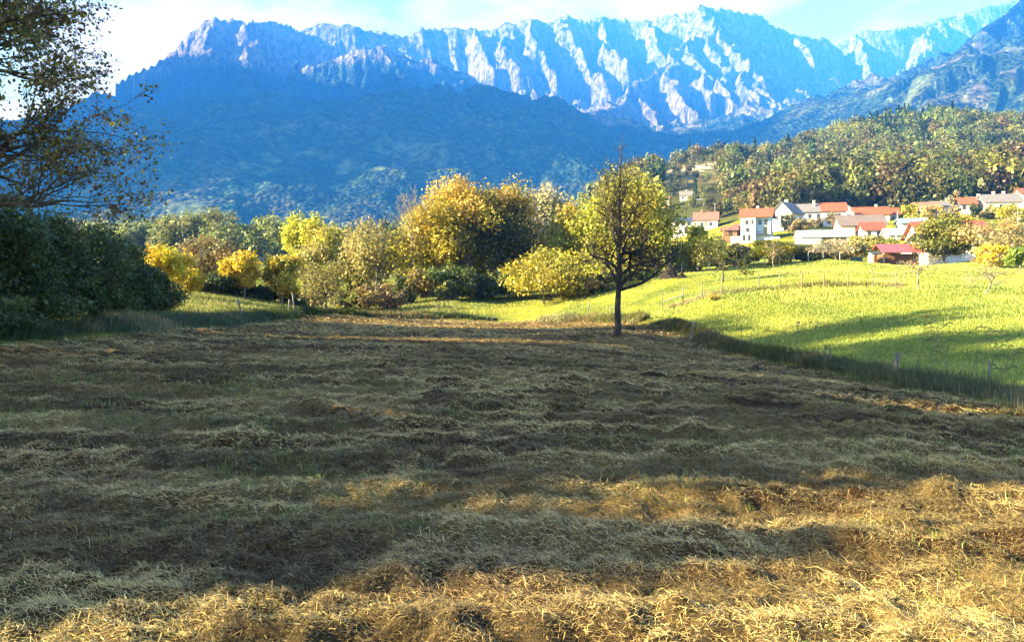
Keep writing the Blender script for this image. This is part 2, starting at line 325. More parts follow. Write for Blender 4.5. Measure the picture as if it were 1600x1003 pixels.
MZ += (ridged((MXx+wyn)/170+Y_/500, Y_/280, 5, 141)-.5)*165*hi*(.25+.75*away)
MZ += (ridged(MXx/62+Y_/300, Y_/105, 4, 146)-.5)*62*hi*np.minimum(CD/90, 1)
MZ += (fbm(MXx/650, Y_/650, 4, 151)-.5)*150*(1-hi)*np.clip((CD-150)/900, 0, 1)
base = 8+(fbm(MXx/500, Y_/500, 3, 161)-.5)*40+np.clip((Y_-900)*.03, 0, 60)
base = np.where(Y_ < 1000, base-(1000-Y_)*.35, base)
MZ = base+(MZ-base)*np.where(U_ < -.95, sstep(900, 1250, Y_), sstep(950, 1700, Y_))
for _ in range(7):
    bl = MZ.copy(); bl[1:-1, 1:-1] = (MZ[1:-1, 1:-1]*2+MZ[:-2, 1:-1]+MZ[2:, 1:-1]+MZ[1:-1, :-2]+MZ[1:-1, 2:])/6; q_ = sstep(620, 420, MZ); MZ = MZ*(1-q_)+bl*q_
k = 40.0; MZ = np.logaddexp(MZ/k, base/k)*k
MZ = np.where(Y_ < 1000, np.minimum(MZ, base+20), MZ)
gy_, gx_ = np.gradient(MZ); sx = np.gradient(MXx, axis=1); sy = np.gradient(Y_, axis=0)
zx = gx_/sx; zy = (gy_-zx*np.gradient(MXx, axis=0))/sy; slope = np.hypot(zx, zy)
PXM = 800+F*U_; PYM = HZ-(MZ-EYE)*F/Y_
# tree line (photo row by column, carried to each point's own height)
tl = np.interp(PXM, [-200,150,240,300,400,470,540,600,680,760,850,930,1000,1100,1200,1260,1330,1400,1700], [1500,1180,1150,1180,1200,1330,1370,1380,1330,1180,1090,960,870,860,840,1000,1150,1250,1300])
tln = tl+(fbm(MXx/160, Y_/160, 4, 171)-.5)*420
tlr = np.interp(PXM, [0,200,240,330,400,445,470,500,540,580,640,700,760,830,880,940,1000,1060,1110,1180,1240,1300,1360,1420,1700], [146,106,94,76,84,100,92,82,77,72,82,96,112,134,160,186,194,200,180,180,152,132,150,170,200])
tnz = (fbm(MXx/160, Y_/160, 5, 171, .6)-.5)*46+(fbm(MXx/38, Y_/60, 3, 174)-.5)*14
rock = sstep(5, -5, PYM-tlr-tnz)*sstep(2400, 3000, Y_)
rock = np.maximum(rock, sstep(1.0, 1.3, slope)*sstep(650, 900, MZ)*.9*sstep(30, 8, PYM-tlr))
nearr = sstep(3300, 3000, Y_)*sstep(1330, 1420, PXM)
rock = rock*(1-nearr)+nearr*sstep(.57, .70, fbm(MXx/75+MZ/120, Y_/150, 6, 181, .6))*sstep(200, 420, MZ)*.85
mead = sstep(.68, .74, fbm(MXx/190, Y_/190, 4, 191))*sstep(420, 250, MZ)*(1-rock)
mead = np.maximum(mead, nearr*.7*sstep(.60, .68, fbm(MXx/120+3, Y_/120, 5, 197, .6))*sstep(900, 500, MZ))
mcol = np.zeros(MZ.shape+(3,)); mcol[:] = (.016, .028, .014)
mcol = mix3(mcol, (.045, .042, .016), sstep(.45, .7, fbm(MXx/90, Y_/90, 4, 201))*sstep(900, 300, MZ)*.8)
mcol = mix3(mcol, (.012, .022, .014), sstep(.5, .7, fbm(MXx/140, Y_/140, 3, 206))*.8)
mcol = mix3(mcol, (.12, .15, .05), mead*.8)
alp = sstep(.95, .6, slope)
rc = np.zeros_like(mcol); rc[:] = (.20, .172, .15); rc = mix3(rc, (.155, .112, .066), alp*.9); rc = mix3(rc, (.15, .135, .125), sstep(.45, .68, fbm(MXx/38+MZ/200, MZ/150, 5, 211))*.8); rc = mix3(rc, (.10, .10, .06), sstep(.56, .7, fbm(MXx/70, Y_/70, 5, 217))*.75)
mcol = mcol*(1-rock[..., None])+rc*rock[..., None]
m, n, l, o = nodes('mountain_cover')
a = n.new('ShaderNodeAttribute'); a.attribute_name = 'col'; ar = n.new('ShaderNodeAttribute'); ar.attribute_name = 'rock'
b = n.new('ShaderNodeBsdfDiffuse'); tcg = n.new('ShaderNodeTexCoord')
vo = n.new('ShaderNodeTexVoronoi'); vo.inputs['Scale'].default_value = 1/11.; hs = n.new('ShaderNodeHueSaturation')
sp = n.new('ShaderNodeSeparateColor'); mr = n.new('ShaderNodeMapRange'); mr.inputs[3].default_value = .35; mr.inputs[4].default_value = 1.75
nz = n.new('ShaderNodeTexNoise'); nz.inputs['Scale'].default_value = 1/30.; nz.inputs['Detail'].default_value = 8; nz.inputs['Roughness'].default_value = .68
b1 = n.new('ShaderNodeBump'); b1.invert = True; b1.inputs['Distance'].default_value = 8; b1.inputs['Strength'].default_value = 1
b2 = n.new('ShaderNodeBump'); b2.inputs['Distance'].default_value = 55; b2.inputs['Strength'].default_value = 1
mxn = n.new('ShaderNodeMix'); mxn.data_type = 'VECTOR'
l.new(tcg.outputs['Object'], vo.inputs['Vector']); l.new(tcg.outputs['Object'], nz.inputs['Vector'])
l.new(vo.outputs['Color'], sp.inputs[0]); l.new(sp.outputs[0], mr.inputs[0]); l.new(mr.outputs[0], hs.inputs['Value']); l.new(a.outputs['Color'], hs.inputs['Color'])
l.new(vo.outputs['Distance'], b1.inputs['Height']); l.new(nz.outputs['Fac'], b2.inputs['Height'])
l.new(ar.outputs['Fac'], mxn.inputs[0]); l.new(b1.outputs[0], mxn.inputs[4]); l.new(b2.outputs[0], mxn.inputs[5])
l.new(mxn.outputs[1], b.inputs['Normal'])
mc = n.new('ShaderNodeMixRGB'); l.new(ar.outputs['Fac'], mc.inputs[0]); l.new(hs.outputs[0], mc.inputs[1]); l.new(a.outputs['Color'], mc.inputs[2])
mp3 = n.new('ShaderNodeMapping'); mp3.inputs['Scale'].default_value = (1/26., 1/26., 1/60.); mp3.inputs['Rotation'].default_value = (.0, .5, .3)
nr = n.new('ShaderNodeTexNoise'); nr.inputs['Scale'].default_value = 1; nr.inputs['Detail'].default_value = 9; nr.inputs['Roughness'].default_value = .72
rr_ = n.new('ShaderNodeValToRGB'); rr_.color_ramp.elements[0].position = .40; rr_.color_ramp.elements[0].color = (.16, .16, .17, 1); rr_.color_ramp.elements[1].position = .60; rr_.color_ramp.elements[1].color = (1.45, 1.4, 1.32, 1)
ml = n.new('ShaderNodeMixRGB'); ml.blend_type = 'MULTIPLY'; ml.inputs[0].default_value = 1
l.new(tcg.outputs['Object'], mp3.inputs[0]); l.new(mp3.outputs[0], nr.inputs['Vector']); l.new(nr.outputs['Fac'], rr_.inputs[0]); l.new(mc.outputs[0], ml.inputs[1]); l.new(rr_.outputs[0], ml.inputs[2])
l.new(ml.outputs[0], b.inputs[0]); l.new(b.outputs[0], o.inputs[0])
ii = np.arange(MU*MY).reshape(MY, MU)
Q = np.stack([ii[:-1, :-1], ii[:-1, 1:], ii[1:, 1:], ii[1:, :-1]], -1).reshape(-1, 4)
Q = Q[(MXx.ravel()[Q] > -6300).all(1)]
mo = np_mesh('mountains', np.stack([MXx, Y_, MZ], -1).reshape(-1, 3), Q, m, cols=mcol.reshape(-1, 3), smooth=True)
at = mo.data.attributes.new('rock', 'FLOAT', 'POINT'); at.data.foreach_set('value', np.clip(rock+mead, 0, 1).astype(np.float32).ravel())
tag(mo, kind='structure')
ZTOP = float(MZ[MXx > -6350].max()); print('mountain top', ZTOP, 'ground', GZ.min(), GZ.max())

# ------------------------------------------------------------------ haze
bx = bpy.data.meshes.new('haze'); xa, xb, ya, yb, za, zb = -6400, 7800, -1600, 7800, min(GZ.min(), MZ.min())-1, ZTOP+40
vs = [(x, y, z) for z in (za, zb) for y in (ya, yb) for x in (xa, xb)]
bx.from_pydata(vs, [], [(0,2,3,1),(4,5,7,6),(0,1,5,4),(2,6,7,3),(0,4,6,2),(1,3,7,5)])
hz = bpy.data.objects.new('haze', bx); COL.objects.link(hz); tag(hz, kind='stuff')
m, n, l, o = nodes('haze_air'); pv = n.new('ShaderNodeVolumePrincipled')
pv.inputs['Color'].default_value = (.035, .25, 1, 1); pv.inputs['Absorption Color'].default_value = (.5, .5, .5, 1)
pv.inputs['Density'].default_value = 1.6e-4; pv.inputs['Anisotropy'].default_value = .0
l.new(pv.outputs[0], o.inputs['Volume']); bx.materials.append(m)

# ------------------------------------------------------------------ grass, hay: ribbons
def ribbons(P, D, Ln, Wd, lift, cols, name, mat, curl=.5, seed=1):
    """P root points, D unit directions, Ln lengths, Wd widths, lift = upward share of the first / second half"""
    r = np.random.default_rng(seed); n_ = len(P)
    side = np.cross(D, np.array([0, 0, 1.])); side += r.normal(0, .35, side.shape); side /= np.linalg.norm(side, axis=1)[:, None]+1e-9
    up = np.array([0, 0, 1.])
    m1 = P+D*(Ln*.5*(1-np.abs(lift[0])*.5))[:, None]+up*(Ln*.5*lift[0])[:, None]
    D2 = D+r.normal(0, curl, D.shape)*np.array([1, 1, .4]); D2 /= np.linalg.norm(D2, axis=1)[:, None]
    m2 = m1+D2*(Ln*.5*(1-np.abs(lift[1])*.5))[:, None]+up*(Ln*.5*lift[1])[:, None]
    w = (side*Wd[:, None]*.5)
    V = np.stack([P-w, P+w, m1+w*.9, m1-w*.9, m2+w*.25, m2-w*.25], 1).reshape(-1, 3)
    b_ = np.arange(n_)*6
    Qs = np.stack([np.stack([b_, b_+1, b_+2, b_+3], 1), np.stack([b_+3, b_+2, b_+4, b_+5], 1)], 1).reshape(-1, 4)
    return np_mesh(name, V, Qs, mat, cols=np.repeat(cols, 2, axis=0))
def pal(r, n_, cs, ws, var=.3):
    i = r.choice(len(cs), n_, p=np.array(ws)/sum(ws)); c = np.array(cs)[i]
    return np.clip(c*(1+r.normal(0, var, (n_, 1)))*(1+r.normal(0, .08, (n_, 3))), .004, .95)
r = np.random.default_rng(11)
PS = []; 
for (y0, y1, dens, ln, wd) in ((2.9, 5, 7600, .045, .0032), (5, 8, 4600, .05, .0042), (8, 14, 2100, .06, .0062), (14, 25, 850, .082, .0105), (25, 45, 280, .12, .018), (45, 82, 100, .2, .034)):
    area = .78*(y1*y1-y0*y0); n_ = int(area*dens)
    y = np.sqrt(r.uniform(y0*y0, y1*y1, n_)); x = r.uniform(-.78, .78, n_)*y
    k_ = sdist(x, y) < -.1+.4*(vnoise(x*2, y*2, 5)-.5); x = x[k_]; y = y[k_]
    PS.append(np.stack([x, y, np.full(len(x), ln), np.full(len(x), wd)], 1))
PS = np.concatenate(PS); x = PS[:, 0]; y = PS[:, 1]
hh = hay_h(x, y); z = gz(x, y)+hh
patch = fbm(x*.22, y*.35, 4, 300); pg = fbm(x*.5+9, y*.8, 3, 310); dk = fbm(x*.9, y*1.4, 3, 320)
straw = np.array([(.64,.53,.29),(.55,.44,.23),(.44,.33,.18),(.38,.34,.17)]); brown = np.array([(.25,.175,.10),(.17,.115,.07),(.27,.20,.12),(.12,.08,.055)]); green = np.array([(.20,.19,.07),(.15,.165,.05),(.25,.22,.10),(.17,.145,.07)])
nn = len(x); c1 = straw[r.integers(0, 4, nn)]; c2 = brown[r.integers(0, 4, nn)]; c3 = green[r.integers(0, 4, nn)]
near = sstep(9, 4, y)*.22+sstep(-.02, .14, hh)*.30-.1
ps = np.clip(.35+(patch-.5)*2.2+near, .04, .95); pg_ = np.clip(.30+(pg-.5)*1.6, .03, .8)
q = r.random(nn); cc = np.where((q < ps)[:, None], c1, np.where((r.random(nn) < pg_)[:, None], c3, c2))
lm = ps[:, None]*straw.mean(0)+(1-ps[:, None])*(pg_[:, None]*green.mean(0)+(1-pg_[:, None])*brown.mean(0)); cc = .7*cc+.3*lm
cc = cc*(1-.6*sstep(.47, .62, dk))[:, None]*(1+r.normal(0, .22, (nn, 1))); cc = np.clip(cc*np.array([1.12, .99, .72]), .006, .8)
# strands lie mostly along the windrows
e_ = .05; gxr = (rowphase(x+e_, y)-rowphase(x-e_, y)); gyr = (rowphase(x, y+e_)-rowphase(x, y-e_)); th = np.arctan2(gyr, gxr)+math.pi/2+r.normal(0, .75, nn)
D = np.stack([np.cos(th), np.sin(th), r.normal(0, .12, nn)], 1)
lf = (np.abs(r.normal(.18, .28, nn)), r.normal(-.25, .35, nn))
Ln = PS[:, 2]*np.exp(r.normal(0, .45, nn)); Wd = PS[:, 3]*np.exp(r.normal(0, .3, nn))
P = np.stack([x, y, z+r.uniform(-.01, .05, nn)*(.5+PS[:, 2]*2)], 1)
tag(ribbons(P, D, Ln, Wd, lf, cc, 'mown_hay', HAY, seed=3), 'cut hay drying in rows over the mown field', 'hay', kind='stuff')

def grass_patch(name, label, x, y, hgt, wid, cols, seed, cat='grass', lean=.45, mat=GRASS):
    r = np.random.default_rng(seed); n_ = len(x); z = gtop(x, y)-.02
    th = r.uniform(0, 2*math.pi, n_); D = np.stack([np.cos(th), np.sin(th), np.zeros(n_)], 1)
    l1 = np.clip(r.normal(1.6-lean*.4, .2, n_), .9, 1.9); l2 = np.clip(r.normal(1.3-lean*1.2, .5, n_), -.5, 1.9)
    o = ribbons(np.stack([x, y, z], 1), D*(lean+.0), hgt*.62, wid, (l1, l2), cols, name, mat, curl=.2, seed=seed+1)
    return tag(o, label, cat, kind='stuff')
# bright meadow to the right and beyond the field
r = np.random.default_rng(21); xs = []; ys = []; hs_ = []; ws_ = []
for (y0, y1, dens, h_, w_) in ((14, 24, 560, .19, .010), (24, 40, 320, .19, .016), (40, 60, 170, .20, .026), (60, 84, 85, .21, .042), (84, 125, 36, .24, .07)):
    n_ = int(.8*(y1*y1-y0*y0)*dens); y = np.sqrt(r.uniform(y0*y0, y1*y1, n_)); x = r.uniform(-.45, .80, n_)*y
    s = sdist(x, y); k_ = (s > .5) & ((x > -8) | (y > 78)) & (x/y > -.16)
    x = x[k_]; y = y[k_]; xs.append(x); ys.append(y); hs_.append(np.full(len(x), h_)*np.exp(r.normal(0, .3, len(x)))); ws_.append(np.full(len(x), w_))
x = np.concatenate(xs); y = np.concatenate(ys); h_ = np.concatenate(hs_); w_ = np.concatenate(ws_); nn = len(x)
pt = fbm(x*.12, y*.12, 4, 400); lawn = sstep(66, 70, y-.0*x)
c = np.where((r.random(nn) < np.clip(.45+(pt-.5)*3.4, .06, .94))[:, None], pal(r, nn, [(.52,.48,.10),(.58,.53,.14),(.42,.43,.09)], [3, 2, 2], .2), pal(r, nn, [(.22,.28,.05),(.15,.22,.045),(.30,.34,.07)], [2, 1, 2], .25))
c = c*(1+.05*lawn[:, None])
grass_patch('meadow_grass', 'yellow green meadow grass beyond the mown field', x, y, h_*(1-.5*lawn), w_, c, 22, lean=.8)
# grass bank on the left
n_ = 90000; y = np.sqrt(r.uniform(30**2, 100**2, n_)); x = (r.uniform(200, 720, n_)-800)/F*y; s = sdist(x, y); k_ = s > .4; x = x[k_]; y = y[k_]; nn = len(x)
c = pal(r, nn, [(.13,.17,.035),(.22,.22,.05),(.34,.28,.12)], [3, 3, 1.2], .25)
grass_patch('bank_grass', 'grass on the sloping bank behind the hedge', x, y, r.uniform(.2, .45, nn), y*.0007, c, 31)
# green shoots standing in the cut hay
n_ = 5200; y = np.sqrt(r.uniform(3.2**2, 16**2, n_)); x = r.uniform(-.76, .76, n_)*y; k_ = (fbm(x*.7, y*.9, 3, 555) > .57) & (sdist(x, y) < -.3); x = np.repeat(x[k_], 6); y = np.repeat(y[k_], 6); nn = len(x)
x = x+r.normal(0, .05, nn); y = y+r.normal(0, .05, nn)
grass_patch('grass_shoots', 'green shoots standing in the cut hay', x, y, r.uniform(.05, .17, nn), .003+.0006*y, pal(r, nn, [(.13,.20,.03),(.18,.24,.05),(.34,.31,.11)], [3, 2, 1], .25), 36, lean=.7)
# unmown margins along the field's edges
def margin(name, label, poly, n_, width, h0, h1, cs, ws, seed, off=0.):
    r = np.random.default_rng(seed); P = np.array(poly, float); e = np.diff(P, axis=0); ln = np.hypot(*e.T); cum = np.concatenate([[0], np.cumsum(ln)])
    t = r.uniform(0, cum[-1], n_); i = np.clip(np.searchsorted(cum, t)-1, 0, len(ln)-1); f = (t-cum[i])/ln[i]; p = P[i]+e[i]*f[:, None]
    nrm = np.stack([-e[i, 1], e[i, 0]], 1)/ln[i][:, None]; w = off+r.normal(0, width*.5, n_)+(vnoise(t*.6, t*0, seed)-.5)*.9
    p = p+nrm*w[:, None]; cl = .45+1.0*fbm(t*.55, w*.8, 3, seed); c = pal(r, n_, cs, ws, .3)
    dry = sstep(.55, .7, fbm(t*.25+7, t*0, 3, seed+3))[:, None]; c = np.where(r.random((n_, 1)) < dry*.75, pal(r, n_, [(.24,.19,.09),(.17,.135,.065)], [1, 1], .2), c)
    grass_patch(name, label, p[:, 0], p[:, 1], r.uniform(h0, h1, n_)*cl, np.maximum(.008, p[:, 1]*.0006), c, seed, 'tall grass', .55)
margin('rough_grass', 'rough unmown grass along the right edge of the mown field', [(12.9,10),(12.8,18),(12.9,24),(13.5,33),(14.2,44),(13.6,50),(11.5,57.5)], 56000, 1.2, .22, .68, [(.07,.085,.022),(.11,.10,.035),(.045,.055,.018),(.15,.115,.05)], [3, 2, 2, 1.3], 41, -.3)
margin('rough_verge', 'rough green verge under the hedge on the left edge of the field', [(-17.6,14),(-17.6,25),(-18.4,42),(-17.3,66),(-12.8,73),(-7,80),(-2,79)], 80000, 1.5, .35, 1.0, [(.035,.065,.018),(.055,.085,.025),(.022,.035,.014),(.08,.08,.035)], [3, 2, 2, 1], 51, .9)
margin('far_tussocks', 'tussocks of dry grass at the far end of the mown field', [(3.5,76),(6.5,70),(8.5,66.5),(10.6,60)], 9000, 1.0, .4, 1.0, [(.11,.12,.035),(.2,.18,.07)], [2, 1], 61, -.3)
margin('fence_grass', 'long dry grass along the orchard fence', [(14,66),(18,66),(24,66.5),(31,66),(34,64)], 9000, 1.1, .25, .6, [(.18,.2,.05),(.34,.27,.11),(.12,.15,.04)], [2, 1.5, 2], 66, 0)

# ------------------------------------------------------------------ trees
def tube(acc, pts, rads, sides=6):
    pts = np.asarray(pts, float); n_ = len(pts); T = np.gradient(pts, axis=0); T /= np.linalg.norm(T, axis=1)[:, None]+1e-9
    ref = np.array([.31, .17, .93]) if abs(T[:, 2]).mean() < .9 else np.array([1., .1, 0])
    A = np.cross(T, ref); A /= np.linalg.norm(A, axis=1)[:, None]+1e-9; B = np.cross(T, A)
    ph = np.arange(sides)/sides*2*math.pi
    ring = A[:, None]*np.cos(ph)[None, :, None]+B[:, None]*np.sin(ph)[None, :, None]
    V = pts[:, None]+ring*np.asarray(rads)[:, None, None]; b_ = acc['n']
    i = np.arange(n_-1)[:, None]*sides; j = np.arange(sides)[None]; k_ = (j+1) % sides
    acc['V'].append(V.reshape(-1, 3)); acc['Q'].append((np.stack([i+j, i+k_, i+sides+k_, i+sides+j], -1)+b_).reshape(-1, 4)); acc['n'] += n_*sides
def newacc(): return {'V': [], 'Q': [], 'n': 0}
def accmesh(acc, name, mat, parent): return np_mesh(name, np.concatenate(acc['V']), np.concatenate(acc['Q']), mat, parent, smooth=True)
def leafquads(Pc, size, cols, r, outw=None, flat=.3, ow=.9):
    n_ = len(Pc); nrm = r.normal(0, 1, (n_, 3)); nrm[:, 2] += flat
    if outw is not None: nrm += outw*ow
    nrm /= np.linalg.norm(nrm, axis=1)[:, None]; t = r.normal(0, 1, (n_, 3)); t -= nrm*(t*nrm).sum(1)[:, None]; t /= np.linalg.norm(t, axis=1)[:, None]; s = np.cross(nrm, t)
    sz = size*np.exp(r.normal(0, .3, n_)); a = t*sz[:, None]*.5; b = s*(sz*r.uniform(.28, .42, n_))[:, None]
    V = np.stack([Pc-a, Pc+b-a*.1, Pc+a, Pc-b-a*.1], 1).reshape(-1, 3)
    return V, np.arange(n_*4).reshape(-1, 4), cols
def lump_crown(r, cx, rx, rz, cz, nl, nleaf, leaf, cs, ws, fill=.55, topcs=None, shape='round', lr=(.26, .42), ow=.9, var=1.):
    C0 = []
    while len(C0) < nl:
        p = r.uniform(-1, 1, 3)
        if shape == 'round':
            d = np.linalg.norm(p)
            if d > 1 or d < .3: continue
        elif shape == 'tall':
            if np.hypot(p[0], p[1]) > (1-abs(p[2])**1.6*.75): continue
        elif shape == 'cone':
            if np.hypot(p[0], p[1]) > .5*(1-p[2]): continue
        elif shape == 'vase':
            if np.hypot(p[0], p[1]) > .35+.65*(p[2]*.5+.5)**.7 or np.linalg.norm(p) > 1.15: continue
        C0.append(p)
    C0 = np.array(C0); lrad = r.uniform(*lr, nl); cen = C0*(1-lrad*.6)[:, None]*np.array([rx, rx, rz])+np.array([cx[0], cx[1], cz])
    w = lrad**2; li = r.choice(nl, nleaf, p=w/w.sum())
    d = r.normal(0, 1, (nleaf, 3)); d /= np.linalg.norm(d, axis=1)[:, None]; rr = r.random(nleaf)**(.35)
    off = d*(rr*lrad[li])[:, None]*np.array([rx, rx, min(rz, rx*1.3)])*r.normal(1, .18, (nleaf, 1))
    P = cen[li]+off
    lc = pal(r, nl, cs, ws, .18)
    if topcs is not None:
        tp = r.random(nl) < np.clip(C0[:, 2]*1.3-.05, 0, 1); lc = np.where(tp[:, None], pal(r, nl, topcs, [1]*len(topcs), .15), lc)
    c = .55*lc[li]+.45*pal(r, nleaf, cs, ws, .3*var); c *= (1+r.normal(0, .16*var, (nleaf, 1)))
    return cen, leafquads(P, leaf, np.clip(c, .006, .9), r, outw=d, ow=ow)
def make_tree(name, label, cat, x, y, H, W, cs, ws, nleaf=4000, leaf=.3, bottom=.25, nl=26, shape='round', seed=0, bark=BARK, tr=None, lean=(0, 0), topcs=None, stems=1, group=None, lr=(.26, .42), zb=None, leafmat=LEAF, limbs=None):
    r = np.random.default_rng(seed+1000); z0 = gzs(x, y)-.05 if zb is None else zb
    t = thing(name, label, cat, (x, y, z0), 0, group)
    cz = H*(bottom+(1-bottom)*.5); rz = H*(1-bottom)*.5
    cen, (V, Q, c) = lump_crown(r, (lean[0]*H, lean[1]*H), W*.5, rz, cz, nl, nleaf, leaf, cs, ws, topcs=topcs, shape=shape, lr=lr)
    acc = newacc(); tr = tr or H*.022
    tops = []
    for s_ in range(stems):
        o = r.normal(0, (.12 if 'shrub' in name or 'thicket' in name else .05)*W if stems > 1 else 0, 2); n_ = 7; f = np.linspace(0, 1, n_)
        top = np.array([lean[0]*H+o[0]*1.6, lean[1]*H+o[1]*1.6, H*(.86 if stems == 1 else .74)]); p0 = np.array([o[0], o[1], -.3])
        pts = p0+(top-p0)*f[:, None]+np.concatenate([np.zeros((1, 3)), r.normal(0, .018*H, (n_-1, 3))*np.array([1, 1, .2])])
        rd = tr/(stems**.5)*(1-.85*f)*(1+.45*np.exp(-f*12)); tube(acc, pts, rd, 7); tops.append((pts, rd))
    for i in range(len(cen) if limbs is None else min(limbs, len(cen))):
        pts, rd = tops[r.integers(len(tops))]; zc = cen[i][2]; zz = np.clip(zc-r.uniform(.25, .5)*np.linalg.norm(cen[i][:2]-np.array(lean)*H)-.05*H, H*bottom*.6, H*.8)
        a = np.array([np.interp(zz, pts[:, 2], pts[:, j]) for j in range(3)]); ra = np.interp(zz, pts[:, 2], rd)*.55
        f = np.linspace(0, 1, 5)[:, None]; mid = (a+cen[i])/2+r.normal(0, .03*H, 3); q_ = (1-f)**2*a+2*f*(1-f)*mid+f*f*cen[i]
        tube(acc, q_, np.linspace(ra, max(ra*.2, .008), 5), 5)
    accmesh(acc, 'trunk', bark, t); np_mesh('crown', V, Q, leafmat, t, cols=c); return t
def place(p, top, Y, wpx): # column, top row, depth, crown width in photo pixels -> x, y, height, width
    x = (p-800)/F*Y; return x, Y, EYE+(HZ-top)/F*Y-gzs(x, Y), wpx/F*Y
DG = [(.05,.078,.022),(.07,.105,.025),(.036,.056,.018),(.115,.12,.03)]; DGw = [3, 3, 2, 1]
YG = [(.36,.37,.04),(.48,.42,.04),(.24,.28,.04)]; GOLD = [(.58,.40,.03),(.50,.35,.035),(.42,.35,.04),(.27,.25,.035)]
YEL = [(.66,.48,.02),(.58,.42,.03),(.48,.38,.04)]; OLV = [(.20,.20,.04),(.14,.16,.035),(.27,.24,.045)]; ORG = [(.50,.33,.055),(.45,.31,.06)]
TAN = [(.42,.33,.13),(.36,.30,.12),(.30,.29,.09)]; PALE = [(.50,.45,.28),(.44,.40,.24),(.36,.33,.16)]; RUS = [(.25,.155,.07),(.22,.15,.06),(.20,.18,.055)]; BRN = [(.20,.14,.08),(.16,.12,.06),(.22,.18,.09)]
WOODG = [(.17,.20,.055),(.23,.24,.07),(.12,.15,.05)]
EW = [1, 1, 1]
# hedge of dark trees along the left edge
for i, (p, top, Y, w, lab, nm) in enumerate([
    (25, 300, 30, 190, 'tall dark green hedge tree under the overhanging branches at the far left', 'hedge_tree'),
    (95, 322, 35, 170, 'dark green hedge tree between the far left tree and the small dark bush', 'hedge_tree'),
    (150, 348, 41, 150, 'broad dark hedge tree behind the small tree with a bare stem', 'hedge_tree'),
    (205, 372, 47, 115, 'dark hedge tree with a rounded top, second from the right end of the hedge', 'hedge_tree'),
    (245, 412, 50, 90, 'low dark hedge tree at the right end of the shaded hedge', 'hedge_tree'),
    (-70, 280, 30, 170, 'dark hedge tree at the left edge of the view', 'hedge_tree')]):
    x, y, H, Wd = place(p, top, Y, w)
    make_tree(nm, lab, 'tree', x-1.0, y, H, Wd*1.05, DG, DGw, 26000, .15, .0, 46, seed=i, group='dark hedge trees on the left')
for i, (p, Y, H_, W_, lab_) in enumerate([(10, 27, 1.9, 4.5, 'low dark bush under the far left hedge tree'), (60, 31, 2.2, 5, 'low dark bush under the second hedge tree'), (112, 37, 2.4, 5, 'low dark bush left of the small tree with a bare stem'), (175, 42, 2.4, 5.5, 'low dark bush right of the small tree with a bare stem'), (215, 47, 2.3, 5, 'low dark bush near the right end of the hedge'), (255, 51, 2.4, 4.5, 'low dark bush closing the right end of the hedge')]):
    x, y = (p-800)/F*Y-.6, Y; make_tree('dark_bush', lab_, 'bush', x, y, H_, W_, DG, DGw, 6000, .13, -.05, 20, seed=520+i, stems=3, group='low bushes under the hedge')
x, y, H, Wd = place(153, 425, 33, 60); make_tree('small_tree', 'small dark tree with a bare stem in front of the hedge', 'tree', x, y, H, Wd, DG+[(.10,.07,.03)], DGw+[1], 3500, .17, .35, 14, seed=20)
# row behind the bank
for i, (p, top, Y, w, cs, b, nm, lab, nl_) in enumerate([
    (262, 386, 62, 75, YEL, .1, 'yellow_shrub', 'bright yellow bush rising behind the dark hedge', 3500),
    (310, 378, 84, 110, RUS, .15, 'rusty_tree', 'pinkish brown tree behind the yellow bush on the bank', 4000),
    (297, 420, 70, 40, YEL, .05, 'golden_bush', 'small round golden bush at the top of the grassy bank', 1600),
    (330, 425, 79, 70, DG, .0, 'dark_shrub', 'dark shrub in the hedgerow beside the small golden bush', 2500),
    (362, 440, 82, 60, DG, .0, 'dark_shrub', 'dark shrub at the foot of the first yellow field tree', 2500),
    (412, 448, 84, 60, DG, .0, 'dark_shrub', 'dark shrub between the two yellow field trees', 2500),
    (470, 455, 86, 70, DG, .0, 'dark_shrub', 'dark shrub behind the gnarled old tree', 2500),
    (382, 395, 80, 72, GOLD[:1]+YEL, .22, 'yellow_tree', 'round yellow tree with a pale trunk on the grassy bank', 5500),
    (440, 400, 82, 72, GOLD, .16, 'yellow_tree', 'golden tree just left of the gnarled old tree', 5500),
    (478, 330, 120, 66, [(.50,.48,.05),(.42,.43,.05),(.56,.50,.05)], .1, 'poplar_tree', 'tall yellow green tree standing above the golden trees', 6500),
    (515, 365, 112, 80, TAN+YG, .1, 'thin_tree', 'tan leaved tree right of the tall yellow green one', 4500),
    (583, 347, 106, 95, TAN+OLV, .12, 'birch_tree', 'thin leaved birch with pale stems left of the big grove', 4500),
    (548, 395, 112, 60, OLV, .1, 'olive_tree', 'olive green tree between the birch and the gnarled tree', 3000)]):
    x, y, H, Wd = place(p, top, Y, w)
    make_tree(nm, lab, 'tree' if 'tree' in nm else 'bush', x, y, H*1.1, Wd*(1.08 if cs is YEL or 'yellow' in nm else 1.3), [tuple(q*.85 for q in c_) for c_ in cs], [1]*len(cs), int(nl_*1.5), max(.2, Y*.0034), b, 22, seed=40+i, bark=BARKL if nm in ('birch_tree', 'yellow_tree', 'thin_tree') else BARK, shape='tall' if nm in ('poplar_tree', 'birch_tree', 'thin_tree') else 'round', stems=3 if nm == 'birch_tree' else 1)
